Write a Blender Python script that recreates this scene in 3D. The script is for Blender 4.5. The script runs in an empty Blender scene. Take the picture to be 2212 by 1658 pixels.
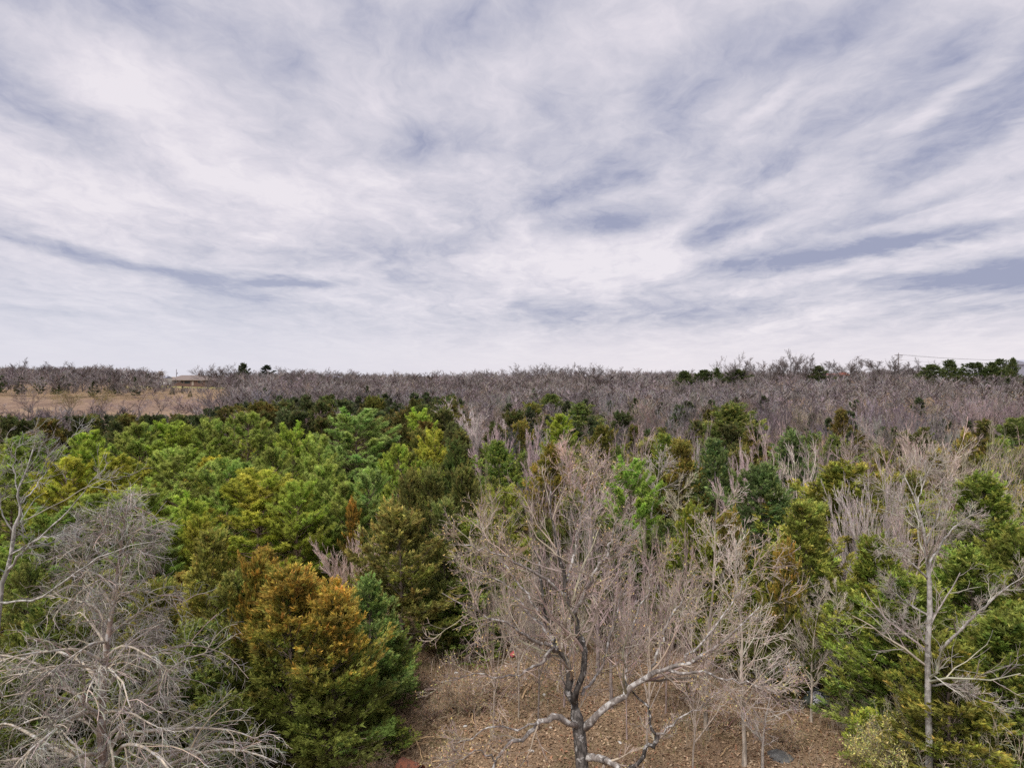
import bpy, math
import numpy as np
from mathutils import Vector, Matrix

sc = bpy.context.scene
COL = sc.collection
rad = math.radians

# ------------------------------------------------------------------ camera
CAM_H = 12.0
PITCH = rad(0.8)
F = 2212 * 24 / 36.0            # focal length in units of the 2212-wide reference
HZ = 829 - F * math.tan(PITCH)  # row of the horizon
cam = bpy.data.cameras.new('camera')
cam.lens = 24; cam.sensor_width = 36; cam.clip_start = 0.1; cam.clip_end = 20000
camo = bpy.data.objects.new('camera', cam); COL.objects.link(camo)
camo.location = (0, 0, CAM_H); camo.rotation_euler = (rad(90) - PITCH, 0, 0)
sc.camera = camo

# ------------------------------------------------------------------ exposure, sun, sky
EXPOSURE = 1.45
SUN_EL, SUN_AZ = rad(56), rad(215)     # azimuth from +Y clockwise: behind the camera, to the left
SKY_STRENGTH = 0.10
sc.view_settings.view_transform = 'Standard'
sc.view_settings.look = 'None'
sc.view_settings.exposure = EXPOSURE
sc.view_settings.gamma = 1
sc.view_settings.use_curve_mapping = False
sun = bpy.data.lights.new('sun', 'SUN'); sun.energy = 1.5; sun.angle = rad(24); sun.color = (1, .955, .89)
suno = bpy.data.objects.new('sun', sun); COL.objects.link(suno)
sd = Vector((math.sin(SUN_AZ) * math.cos(SUN_EL), math.cos(SUN_AZ) * math.cos(SUN_EL), math.sin(SUN_EL)))
suno.rotation_euler = sd.to_track_quat('Z', 'Y').to_euler(); suno.location = (0, 0, 60)

sc.cycles.max_bounces = 5; sc.cycles.diffuse_bounces = 3; sc.cycles.glossy_bounces = 1
sc.cycles.transmission_bounces = 3; sc.cycles.transparent_max_bounces = 4
sc.cycles.use_adaptive_sampling = True; sc.cycles.adaptive_threshold = 0.012
sc.cycles.use_denoising = False
sc.cycles.caustics_reflective = False; sc.cycles.caustics_refractive = False

def srgb(r, g, b):
    f = lambda c: (c / 255 / 12.92) if c / 255 <= .04045 else ((c / 255 + .055) / 1.055) ** 2.4
    return (f(r), f(g), f(b))

class NT:                                   # tiny node-tree helper
    def __init__(s, tree): s.t = tree; s.n = tree.nodes; s.l = tree.links; s.n.clear()
    def set(s, sock, v):
        if isinstance(v, bpy.types.NodeSocket): s.l.new(v, sock)
        elif v is not None: sock.default_value = v
    def math(s, op, a, b=None, c=None, clamp=False):
        n = s.n.new('ShaderNodeMath'); n.operation = op; n.use_clamp = clamp
        s.set(n.inputs[0], a); s.set(n.inputs[1], b); s.set(n.inputs[2], c); return n.outputs[0]
    def vmath(s, op, a, b=None, out=0):
        n = s.n.new('ShaderNodeVectorMath'); n.operation = op
        s.set(n.inputs[0], a)
        if b is not None: s.set(n.inputs[1] if op != 'SCALE' else n.inputs[3], b)
        return n.outputs[out]
    def xyz(s, x, y, z):
        n = s.n.new('ShaderNodeCombineXYZ'); s.set(n.inputs[0], x); s.set(n.inputs[1], y); s.set(n.inputs[2], z); return n.outputs[0]
    def sep(s, v):
        n = s.n.new('ShaderNodeSeparateXYZ'); s.set(n.inputs[0], v); return n.outputs
    def noise(s, vec, scale, detail=4, rough=.5, dist=0, col=False):
        n = s.n.new('ShaderNodeTexNoise'); s.set(n.inputs['Vector'], vec); n.inputs['Scale'].default_value = scale
        n.inputs['Detail'].default_value = detail; n.inputs['Roughness'].default_value = rough
        n.inputs['Distortion'].default_value = dist
        return n.outputs['Color' if col else 'Fac']
    def ramp(s, fac, stops, interp='LINEAR'):
        n = s.n.new('ShaderNodeValToRGB'); cr = n.color_ramp; cr.interpolation = interp
        while len(cr.elements) < len(stops): cr.elements.new(.5)
        for e, (p, c) in zip(cr.elements, stops):
            e.position = p; e.color = (*c, 1) if hasattr(c, '__len__') else (c, c, c, 1)
        s.set(n.inputs[0], fac); return n.outputs[0]
    def mix(s, f, a, b, mode='MIX'):
        n = s.n.new('ShaderNodeMix'); n.data_type = 'RGBA'; n.blend_type = mode
        s.set(n.inputs[0], f)
        s.set(n.inputs[6], (*a, 1) if isinstance(a, tuple) else a); s.set(n.inputs[7], (*b, 1) if isinstance(b, tuple) else b)
        return n.outputs[2]
    def maprange(s, v, a, b, c=0., d=1., smooth=True):
        n = s.n.new('ShaderNodeMapRange'); n.interpolation_type = 'SMOOTHSTEP' if smooth else 'LINEAR'
        s.set(n.inputs[0], v)
        for i, q in enumerate((a, b, c, d)): n.inputs[i + 1].default_value = q
        return n.outputs[0]
    def mapping(s, v, loc=(0, 0, 0), rot=0., scale=(1, 1, 1), kind='TEXTURE'):
        n = s.n.new('ShaderNodeMapping'); n.vector_type = kind; s.set(n.inputs[0], v)
        n.inputs[1].default_value = loc; n.inputs[2].default_value = (0, 0, rot); n.inputs[3].default_value = scale
        return n.outputs[0]

def build_world():
    w = bpy.data.worlds.new('World'); sc.world = w; w.use_nodes = True
    T = NT(w.node_tree)
    tc = T.n.new('ShaderNodeTexCoord').outputs['Generated']
    sky = T.n.new('ShaderNodeTexSky'); sky.sky_type = 'NISHITA'; sky.sun_disc = False
    sky.sun_elevation = SUN_EL; sky.sun_rotation = SUN_AZ
    x, y, z = T.sep(tc)
    zc = T.math('ADD', T.math('MAXIMUM', z, 0.), .13)
    pv = T.xyz(T.math('DIVIDE', x, zc), T.math('DIVIDE', y, zc), 0.)     # cloud sheet seen from below
    az = T.math('ARCTAN2', x, y); el = T.math('ARCSINE', z)
    ae = T.xyz(az, el, 0.)
    wn = T.vmath('SUBTRACT', T.noise(pv, 1.1, 5, .55, col=True), (.5, .5, .5))
    aew = T.vmath('ADD', ae, T.vmath('MULTIPLY', wn, (.14, .040, 0)))
    wn2 = T.vmath('SUBTRACT', T.noise(pv, 5.5, 4, .6, col=True), (.5, .5, .5))
    aew = T.vmath('ADD', aew, T.vmath('MULTIPLY', wn2, (.06, .016, 0)))
    str_v = T.mapping(T.vmath('ADD', pv, T.vmath('SCALE', wn, .9)), rot=rad(-16), scale=(1, .42, 1), kind='POINT')
    n1 = T.noise(str_v, 1.15, 5, .5)
    n2 = T.noise(str_v, 4.2, 6, .55, .4)
    n3 = T.noise(T.mapping(T.vmath('ADD', pv, T.vmath('SCALE', wn, .5)), rot=rad(-16), scale=(1, .6, 1), kind='POINT'), 10., 7, .66, .3)
    base = T.math('MULTIPLY', T.math('SUBTRACT', n1, .5), 1.7)
    base = T.math('ADD', base, T.math('MULTIPLY', T.math('SUBTRACT', n2, .5), 1.0))
    base = T.math('ADD', base, T.math('MULTIPLY', T.math('SUBTRACT', n3, .5), .75))
    base = T.math('ADD', T.math('ADD', base, .375), T.maprange(el, .25, .62, 0., .10))
    # individual cloud bands: (centre az, el), half sizes, tilt, weight
    bands = [(70,225,300,62,-22,.55),(190,545,330,26,-13,.62),(470,592,190,18,-3,.5),(650,606,130,16,3,.6),
             (880,325,190,62,5,.5),(1330,365,130,62,22,.5),(1190,432,120,30,10,.45),(1320,478,160,38,6,.6),
             (1545,492,130,40,18,.5),(1730,552,330,26,5,.6),(2010,518,300,20,7,.6),(2090,590,290,36,3,.85),(1900,468,330,22,12,.35),(1560,655,260,16,2,.3),
             (2150,215,230,90,22,.40),(1850,255,360,46,27,.38),(2010,350,330,40,24,.34),(1730,415,330,32,25,.38),
             (1760,70,280,70,22,.35),(250,15,230,70,0,.35),(1300,672,330,50,3,.42),(1430,240,150,90,30,.3),
             (130,668,150,14,-4,.35),(790,540,280,36,6,.28),(1000,60,330,80,4,.3),(620,120,200,60,-12,.2),(1500,140,260,60,22,.28),
             (430,280,210,85,-20,-.26),(290,140,130,90,0,-.2),(1230,560,330,60,3,-.28),(560,395,260,40,-12,-.2),
             (1640,245,150,26,38,-.4),(1990,252,130,22,36,-.4),(1680,640,500,26,4,-.3),(1180,130,260,80,20,-.18),(800,420,200,40,0,-.2),
             (1900,575,190,18,8,-.4),(60,420,260,60,-14,-.25)]
    for (bx, by, hl, hw, ang, wt) in bands:
        a = math.atan((bx - 1106) / F); e = math.atan((HZ - by) / F * math.cos(a))
        d = T.vmath('LENGTH', T.mapping(aew, (a, e, 0), rad(ang), (hl / F * 1.25, hw / F * 1.35, 1)), out=1)
        base = T.math('ADD', base, T.maprange(d, 1., 0., 0., wt))
    hb = T.maprange(el, 0.01, .095)                                # thin pale band low down
    base = T.math('MULTIPLY', base, T.math('ADD', T.math('MULTIPLY', hb, .85), .15))
    c = T.ramp(T.math('MULTIPLY', base, 1., clamp=True),
               [(0., srgb(236, 230, 236)), (.22, srgb(223, 218, 227)), (.5, srgb(204, 202, 214)), (.78, srgb(181, 182, 200)), (1., srgb(157, 161, 186))])
    leftlow = T.math('MULTIPLY', T.maprange(az, .25, -.5), T.maprange(el, .2, .03))
    c = T.mix(T.math('MULTIPLY', leftlow, .5), c, srgb(211, 214, 228))
    below = T.maprange(z, -.01, -.05)
    c = T.mix(below, c, (.22, .2, .17))
    c = T.vmath('SCALE', c, 1. / SKY_STRENGTH / (2 ** EXPOSURE))
    c = T.mix(.02, c, sky.outputs[0])
    bg = T.n.new('ShaderNodeBackground'); T.set(bg.inputs[0], c); bg.inputs[1].default_value = SKY_STRENGTH
    o = T.n.new('ShaderNodeOutputWorld'); T.l.new(bg.outputs[0], o.inputs[0])
    w.cycles.sampling_method = 'MANUAL'; w.cycles.sample_map_resolution = 512
build_world()

# ------------------------------------------------------------------ helpers
def PT(px, py, Y):
    """a point of the place at depth Y seen at (px, py) of the 2212x1658 reference"""
    dx, dz = px - 1106, -(py - 829)
    y = F * math.cos(PITCH) + dz * math.sin(PITCH); z = dz * math.cos(PITCH) - F * math.sin(PITCH)
    return np.array([dx * Y / y, Y, CAM_H + z * Y / y])

def sstep(a, b, x):
    t = np.clip((x - a) / (b - a), 0, 1); return t * t * (3 - 2 * t)

AZK = np.radians([-180, -60, -36, -26, -14, -3, 6, 14, 22, 30, 40, 70, 180])
AMP = np.array([0, 5.0, 5.2, 7.2, 5.2, 4.0, 4.4, 5.6, 7.2, 9.2, 11.2, 9, 0])
def terrain(x, y):
    x = np.asarray(x, float); y = np.asarray(y, float)
    az = np.arctan2(x, y); r = np.hypot(x, y)
    amp = np.interp(az, AZK, AMP)
    far = np.interp(az, np.radians([-180, -36, -10, 8, 20, 180]), [420, 400, 430, 430, 330, 300])
    z = amp * sstep(100, 1, (r * 0 + 100)) + amp * np.clip((r - 105) / (far - 105), 0, 1) ** 1.15 * (1 - .0 * r)
    z = z - 26 * sstep(560, 1600, r)
    z += .10 * np.sin(x * .35 + 1) * np.sin(y * .29) + .5 * np.sin(x * .021 + 2) * np.sin(y * .017 + 1) * sstep(60, 140, r)
    return z

def mesh_from(name, V, Fc, C=None, mats=(), smooth=False, mi=None):
    me = bpy.data.meshes.new(name)
    V = np.asarray(V, np.float32); Fc = np.asarray(Fc, np.int32); k = Fc.shape[1]
    me.vertices.add(len(V)); me.vertices.foreach_set('co', V.ravel())
    me.loops.add(Fc.size); me.loops.foreach_set('vertex_index', Fc.ravel())
    me.polygons.add(len(Fc)); me.polygons.foreach_set('loop_start', np.arange(0, Fc.size, k, dtype=np.int32))
    for m in mats: me.materials.append(m)
    if mi is not None: me.polygons.foreach_set('material_index', np.asarray(mi, np.int32))
    if C is not None:
        a = me.attributes.new('Col', 'FLOAT_COLOR', 'POINT')
        cc = np.ones((len(V), 4), np.float32); cc[:, :3] = C; a.data.foreach_set('color', cc.ravel())
    me.polygons.foreach_set('use_smooth', np.full(len(Fc), smooth))
    me.update(calc_edges=True)
    return me

class MB:
    def __init__(s): s.V = []; s.F = []; s.C = []; s.n = 0
    def add(s, V, Fc, C):
        V = np.asarray(V, float).reshape(-1, 3); Fc = np.asarray(Fc, int)
        C = np.broadcast_to(np.asarray(C, float), V.shape)
        s.V.append(V); s.F.append(Fc + s.n); s.C.append(C); s.n += len(V)
    def ntri(s): return sum(len(f) for f in s.F)
    def mesh(s, name, mat, smooth=False):
        return mesh_from(name, np.concatenate(s.V), np.concatenate(s.F), np.concatenate(s.C), (mat,), smooth)
    def box(s, c, d, col=(.5, .5, .5), rz=0.):
        c = np.array(c, float); d = np.array(d, float) / 2
        v = np.array([[a, b, e] for a in (-1, 1) for b in (-1, 1) for e in (-1, 1)]) * d
        if rz: v = v @ np.array([[math.cos(rz), math.sin(rz), 0], [-math.sin(rz), math.cos(rz), 0], [0, 0, 1]])
        f = [(0, 1, 3), (0, 3, 2), (4, 6, 7), (4, 7, 5), (0, 4, 5), (0, 5, 1), (2, 3, 7), (2, 7, 6), (0, 2, 6), (0, 6, 4), (1, 5, 7), (1, 7, 3)]
        s.add(v + c, f, col)
        return s
    def tube(s, pts, r, col=(.5, .5, .5), k=8, cap=True):
        pts = np.asarray(pts, float)[None]; r = np.broadcast_to(np.asarray(r, float), (pts.shape[1],))[None]
        tubes(s, pts, r, k, np.asarray(col, float)[None, None, :], cap)
        return s

def nrm(v): return v / np.maximum(np.linalg.norm(v, axis=-1, keepdims=True), 1e-9)

def tubes(mb, P, R, k, C, cap=False):
    """P (N,S,3) polylines, R (N,S) radii, C broadcastable to (N,S,3)"""
    N, S, _ = P.shape
    T = np.empty_like(P); T[:, 1:-1] = P[:, 2:] - P[:, :-2]; T[:, 0] = P[:, 1] - P[:, 0]; T[:, -1] = P[:, -1] - P[:, -2]
    T = nrm(T)
    ref = np.where(np.abs(T[:, :1, 2:3]) > .8, np.array([1., 0, 0]), np.array([0, 0, 1.]))
    A = nrm(np.cross(T, np.broadcast_to(ref, T.shape))); B = np.cross(T, A)
    th = np.arange(k) * 2 * math.pi / k
    V = P[:, :, None] + R[:, :, None, None] * (A[:, :, None] * np.cos(th)[None, None, :, None] + B[:, :, None] * np.sin(th)[None, None, :, None])
    CC = np.broadcast_to(np.broadcast_to(C, (N, S, 3))[:, :, None], V.shape).reshape(-1, 3)
    n, s_, j = np.meshgrid(np.arange(N), np.arange(S - 1), np.arange(k), indexing='ij')
    a = (n * S + s_) * k + j; b = (n * S + s_) * k + (j + 1) % k; c = a + k; d = b + k
    Fc = np.concatenate([np.stack([a, b, d], -1).reshape(-1, 3), np.stack([a, d, c], -1).reshape(-1, 3)])
    V = V.reshape(-1, 3)
    if cap:
        ex = []
        for e in (0, S - 1):
            for i in range(1, k - 1): ex.append((e * k, e * k + i + 1, e * k + i) if e == 0 else (e * k, e * k + i, e * k + i + 1))
        ex = np.array(ex); Fc = np.concatenate([Fc] + [ex + q * S * k for q in range(N)])
    mb.add(V, Fc, CC)

def blades(mb, rng, B, D, L, W, Cb, Ct):
    """thin leaf triangles from B along D"""
    D = nrm(D); side = nrm(np.cross(D, rng.normal(size=D.shape)))
    L = np.asarray(L)[:, None]; W = np.asarray(W)[:, None]
    V = np.stack([B - side * W / 2, B + side * W / 2, B + D * L], 1).reshape(-1, 3)
    C = np.stack([Cb, Cb, Ct], 1).reshape(-1, 3)
    mb.add(V, np.arange(len(V)).reshape(-1, 3), C)

# ---- materials
def mat_foliage(name, transl=.3, rough=.8, var=(.86, 1.16)):
    m = bpy.data.materials.new(name); m.use_nodes = True; T = NT(m.node_tree)
    at = T.n.new('ShaderNodeAttribute'); at.attribute_name = 'Col'
    oi = T.n.new('ShaderNodeObjectInfo')
    c = T.mix(1., at.outputs['Color'], oi.outputs['Color'], 'MULTIPLY')
    tc = T.n.new('ShaderNodeTexCoord').outputs['Object']
    n = T.noise(tc, 1.6, 3, .6)
    c = T.vmath('SCALE', c, T.math('MULTIPLY', T.maprange(n, .3, .7, .78, 1.24), T.maprange(oi.outputs['Random'], 0., 1., var[0], var[1], False)))
    df = T.n.new('ShaderNodeBsdfDiffuse'); T.set(df.inputs[0], c)
    tr = T.n.new('ShaderNodeBsdfTranslucent'); T.set(tr.inputs[0], c)
    mx = T.n.new('ShaderNodeMixShader'); mx.inputs[0].default_value = transl
    T.l.new(df.outputs[0], mx.inputs[1]); T.l.new(tr.outputs[0], mx.inputs[2])
    o = T.n.new('ShaderNodeOutputMaterial'); T.l.new(mx.outputs[0], o.inputs[0])
    return m

def mat_bark(name, scale=6., amt=.5, lichen=None, lthr=(.56, .62), rough=.9):
    m = bpy.data.materials.new(name); m.use_nodes = True; T = NT(m.node_tree)
    at = T.n.new('ShaderNodeAttribute'); at.attribute_name = 'Col'
    oi = T.n.new('ShaderNodeObjectInfo')
    c = T.mix(1., at.outputs['Color'], oi.outputs['Color'], 'MULTIPLY')
    tc = T.n.new('ShaderNodeTexCoord').outputs['Object']
    n = T.noise(T.mapping(tc, scale=(1, 1, .35), kind='POINT'), scale, 5, .65)
    c = T.vmath('SCALE', c, T.maprange(n, .3, .7, 1 - amt, 1 + amt))
    if lichen:
        n2 = T.noise(tc, 7., 4, .6)
        c = T.mix(T.maprange(n2, *lthr), c, lichen)
    b = T.n.new('ShaderNodeBsdfPrincipled'); T.set(b.inputs['Base Color'], c); b.inputs['Roughness'].default_value = rough
    b.inputs['Specular IOR Level'].default_value = .2
    bp = T.n.new('ShaderNodeBump'); bp.inputs['Strength'].default_value = .8; bp.inputs['Distance'].default_value = .02
    T.set(bp.inputs['Height'], n); T.l.new(bp.outputs[0], b.inputs['Normal'])
    o = T.n.new('ShaderNodeOutputMaterial'); T.l.new(b.outputs[0], o.inputs[0])
    return m

def mat_plain(name, col, rough=.7, var=.2, scale=4., metal=0., col2=None, thr=(.45, .6)):
    m = bpy.data.materials.new(name); m.use_nodes = True; T = NT(m.node_tree)
    tc = T.n.new('ShaderNodeTexCoord').outputs['Object']
    n = T.noise(tc, scale, 5, .6)
    c = T.mix(T.maprange(n, *thr), tuple(col), tuple(col2)) if col2 else T.vmath('SCALE', T.ramp(0., [(0, col), (1, col)]), T.maprange(n, .3, .7, 1 - var, 1 + var))
    b = T.n.new('ShaderNodeBsdfPrincipled'); T.set(b.inputs['Base Color'], c); b.inputs['Roughness'].default_value = rough; b.inputs['Metallic'].default_value = metal
    o = T.n.new('ShaderNodeOutputMaterial'); T.l.new(b.outputs[0], o.inputs[0])
    return m

M_FOL = mat_foliage('evergreen_foliage', .38)
M_LEAF = mat_foliage('dry_leaves', .15)
M_TWIG = mat_foliage('bare_twigs', .0)
M_FAR = mat_foliage('far_twigs', .0, var=(.62, 1.42))
M_BARK = mat_bark('tree_bark')
M_DARKBARK = mat_bark('rough_dark_bark', 16., .75, (.38, .365, .355), (.56, .63))
M_PALEBARK = mat_bark('pale_mottled_bark', 9., .45, (.46, .44, .42), (.50, .60))

def tag(o, label=None, cat=None, group=None, kind=None):
    if label: o['label'] = label
    if cat: o['category'] = cat
    if group: o['group'] = group
    if kind: o['kind'] = kind
    return o
def link(name, me, parent=None):
    o = bpy.data.objects.new(name, me); COL.objects.link(o)
    if parent: o.parent = parent
    return o
def empty(name, loc, rz=0.):
    o = bpy.data.objects.new(name, None); COL.objects.link(o); o.location = loc; o.rotation_euler = (0, 0, rz); o.empty_display_size = .3
    return o

# ------------------------------------------------------------------ ground
def mat_ground():
    m = bpy.data.materials.new('leafy_forest_floor'); m.use_nodes = True; T = NT(m.node_tree)
    g = T.n.new('ShaderNodeNewGeometry').outputs['Position']
    n1 = T.noise(g, 16., 6, .7); n2 = T.noise(g, .55, 5, .6); n3 = T.noise(g, 45., 3, .6)
    c = T.ramp(n1, [(.3, (.11, .07, .042)), (.45, (.21, .14, .088)), (.56, (.32, .22, .14)), (.7, (.44, .33, .22))])
    c = T.mix(T.math('MULTIPLY', T.maprange(n2, .5, .7), .55), c, (.115, .115, .045))
    c = T.mix(T.math('MULTIPLY', T.maprange(n3, .58, .66), .35), c, (.40, .29, .20))
    b = T.n.new('ShaderNodeBsdfPrincipled'); T.set(b.inputs['Base Color'], c); b.inputs['Roughness'].default_value = 1; b.inputs['Specular IOR Level'].default_value = .1
    bp = T.n.new('ShaderNodeBump'); bp.inputs['Distance'].default_value = .08; T.set(bp.inputs['Height'], n1); T.l.new(bp.outputs[0], b.inputs['Normal'])
    o = T.n.new('ShaderNodeOutputMaterial'); T.l.new(b.outputs[0], o.inputs[0]); return m
def mat_field(name, c1, c2, c3):
    m = bpy.data.materials.new(name); m.use_nodes = True; T = NT(m.node_tree)
    g = T.n.new('ShaderNodeNewGeometry').outputs['Position']
    n1 = T.noise(T.mapping(g, scale=(1, .5, 1), kind='POINT'), .09, 6, .65); n2 = T.noise(g, 1.2, 5, .7)
    c = T.ramp(n1, [(.3, c1), (.5, c2), (.7, c3)])
    c = T.vmath('SCALE', c, T.maprange(n2, .3, .7, .7, 1.3))
    b = T.n.new('ShaderNodeBsdfPrincipled'); T.set(b.inputs['Base Color'], c); b.inputs['Roughness'].default_value = 1; b.inputs['Specular IOR Level'].default_value = .1
    o = T.n.new('ShaderNodeOutputMaterial'); T.l.new(b.outputs[0], o.inputs[0]); return m

def field_mask(x, y):                       # the open field seen over the trees at the left
    a = x / np.maximum(y, 1)
    wob = 10 * np.sin(x * .06) + 6 * np.sin(x * .17 + 1)
    return (y > 122) & (y < 238 + wob * .6) & (a < -.43 + .0006 * (y - 150)) & (a > -1.2)
def lawn_mask(x, y):                        # mown grass about the houses
    return ((np.hypot((x + 163) / 34, (y - 338) / 17) < 1) | (np.hypot((x - 272) / 45, (y - 325) / 12) < 1))
rr = np.concatenate([[0], np.geomspace(2, 60, 60), np.geomspace(62, 600, 130)[0:], np.geomspace(650, 9000, 22)])
aa = np.linspace(-math.pi, math.pi, 361)[:-1]
RR, AA = np.meshgrid(rr, aa, indexing='ij')
GX, GY = RR * np.sin(AA), RR * np.cos(AA); GZ = terrain(GX, GY)
GV = np.stack([GX, GY, GZ], -1).reshape(-1, 3)
i, j = np.meshgrid(np.arange(len(rr) - 1), np.arange(360), indexing='ij')
q = np.stack([i * 360 + j, (i + 1) * 360 + j, (i + 1) * 360 + (j + 1) % 360, i * 360 + (j + 1) % 360], -1).reshape(-1, 4)
q = q[:, ::-1]
cen = GV[q].mean(1)
fm = field_mask(cen[:, 0], cen[:, 1]); lm = lawn_mask(cen[:, 0], cen[:, 1]) & ~fm
def sub(name, qs, mat):
    u, inv = np.unique(qs, return_inverse=True)
    o = link(name, mesh_from(name, GV[u], inv.reshape(qs.shape), None, (mat,), True)); o['kind'] = 'structure'; return o
g = sub('ground', q[~fm & ~lm], mat_ground()); g['label'] = 'brown forest floor of dead leaves under the trees'
g = sub('field', q[fm], mat_field('dry_field_grass', (.155, .105, .08), (.22, .15, .11), (.31, .225, .14))); g['label'] = 'open field of dry reddish tan grass beyond the trees at left'
g = sub('lawn', q[lm], mat_field('pale_lawn_grass', (.22, .20, .08), (.30, .27, .11), (.34, .26, .14))); g['label'] = 'yellowish grass around the distant houses'

# ------------------------------------------------------------------ evergreen prototypes
def cvar(rng, c, n, v=.15, hue=.08):
    c = np.asarray(c, float)
    return np.clip(c[None] * (1 + rng.normal(0, v, (n, 1))) * (1 + rng.normal(0, hue, (n, 3))), .004, .9)

def make_cedar(seed, H=7., Rm=1.9, nb=110, npl=14, nbl=14, green=(.10, .155, .03), tip=(.36, .20, .035), tipw=.6, tipz=.25, bl=.10, bw=.028, prof=.66, open_=0.):
    """juniper: ascending feathery plumes round a trunk"""
    rng = np.random.default_rng(seed); mb = MB(); tb = MB()
    lean = rng.normal(0, .12, 2)
    zz = np.linspace(0, 1, 9)
    tp = np.stack([lean[0] * zz ** 2, lean[1] * zz ** 2, zz * H * .97], -1)
    tb.tube(tp, np.interp(zz, [0, .1, 1], [.016 * H, .012 * H, .004]), (.20, .155, .13), 7)
    # a few forked tops give the outline its steps
    u = np.sort(np.concatenate([rng.uniform(.04, .97, nb), rng.uniform(.8, .995, nb // 8)])); nb = len(u)
    lump = 1 + .22 * np.sin(u * 19 + rng.uniform(0, 6)) 
    az = rng.uniform(0, 2 * math.pi, nb)
    sect = 1 + .22 * np.sin(az * 2 + rng.uniform(0, 6)) + .16 * np.sin(az * 3 + u * 7 + rng.uniform(0, 6))
    Lb = Rm * np.clip((1.02 - u), 0, 1) ** prof * np.clip(.62 + u * 2.6, 0, 1) * rng.uniform(.72, 1.16, nb) * sect * lump + .12
    elv = np.radians(np.interp(u, [0, .3, .8, 1], [14, 32, 54, 76])) + rng.normal(0, .16, nb)
    base = np.stack([np.interp(u, zz, tp[:, 0]), np.interp(u, zz, tp[:, 1]), u * H * .96], -1)
    d0 = np.stack([np.cos(az) * np.cos(elv), np.sin(az) * np.cos(elv), np.sin(elv)], -1)
    up = np.array([0, 0, 1.])
    def bp(s):                                            # branch point at s
        return base + d0 * (Lb * s)[:, None] + up * (Lb * .22 * (s ** 2 - .3 * s))[:, None]
    S = np.linspace(0, 1, 5)
    P = np.stack([bp(np.full(nb, s)) for s in S], 1)
    tubes(tb, P, np.linspace(1, .2, 5)[None] * (.006 + .008 * Lb)[:, None], 3, np.array([.22, .17, .14])[None, None])
    # plumes
    cnt = np.maximum(3, (npl * 1.25 * (.18 + (Lb / Rm) ** 1.5 * 1.25) * (1 - .25 * (u < .12))).astype(int)); bi = np.repeat(np.arange(nb), cnt); n = len(bi)
    s = rng.uniform(0, 1, n) ** .60 * .78 + .22; s[rng.uniform(size=n) < .10] = 1.
    B = base[bi] + d0[bi] * (Lb[bi] * s)[:, None] + up * (Lb[bi] * .22 * (s ** 2 - .3 * s))[:, None]
    lat = nrm(np.cross(d0[bi], up)) * rng.choice([-1, 1], n)[:, None]
    off = rng.uniform(0, .34, n) * np.sin(np.clip(s, 0, .97) * 3.0) ** .7 * Lb[bi]
    B = B + lat * off[:, None] + up * (rng.normal(0, .05, n) * Lb[bi] + .12 * off)[:, None] - d0[bi] * (off * .25)[:, None]
    w = rng.uniform(.1, 1.1, n) * (s < .99)
    D = nrm(d0[bi] * rng.uniform(.6, 1, n)[:, None] + lat * w[:, None] + up * rng.uniform(.05, .75, n)[:, None] + rng.normal(0, .12, (n, 3)))
    PL = rng.uniform(.22, .52, n) * (1.15 - .5 * s) * (H / 7)
    bc = cvar(rng, green, nb, .20, .09); pc = bc[bi] * (1 + rng.normal(0, .14, (n, 1)))
    # blades
    pi_ = np.repeat(np.arange(n), nbl); m = len(pi_)
    t = rng.uniform(0, 1, m) ** .8
    bend = up[None] * (PL[pi_] * .18 * t ** 2)[:, None]
    perp = nrm(np.cross(D[pi_], rng.normal(size=(m, 3))))
    BB = B[pi_] + D[pi_] * (PL[pi_] * t)[:, None] + bend + perp * (PL[pi_] * .10 * (1 - t))[:, None]
    DD = D[pi_] * .9 + perp * rng.uniform(.25, .9, m)[:, None] + up * .15
    tw = np.clip(tipw * (.25 + .75 * t) * (s[pi_] ** 1.5) * np.clip((u[bi][pi_] - tipz) / .35 + .3, 0, 1) * rng.uniform(.3, 1.5, m) * (.55 + .9 * rng.uniform(size=nb)[bi][pi_]), 0, 1)[:, None]
    tipc = cvar(rng, tip, n, .2, .08)[pi_]
    c = pc[pi_] * (1 - tw) + tipc * tw
    blades(mb, rng, BB, DD, rng.uniform(.7, 1.35, m) * bl * (1.15 - .4 * t), rng.uniform(.7, 1.3, m) * bw, c, c * 1.18)
    return dict(H=H, R=Rm, crown=mb, trunk=tb)

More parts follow.
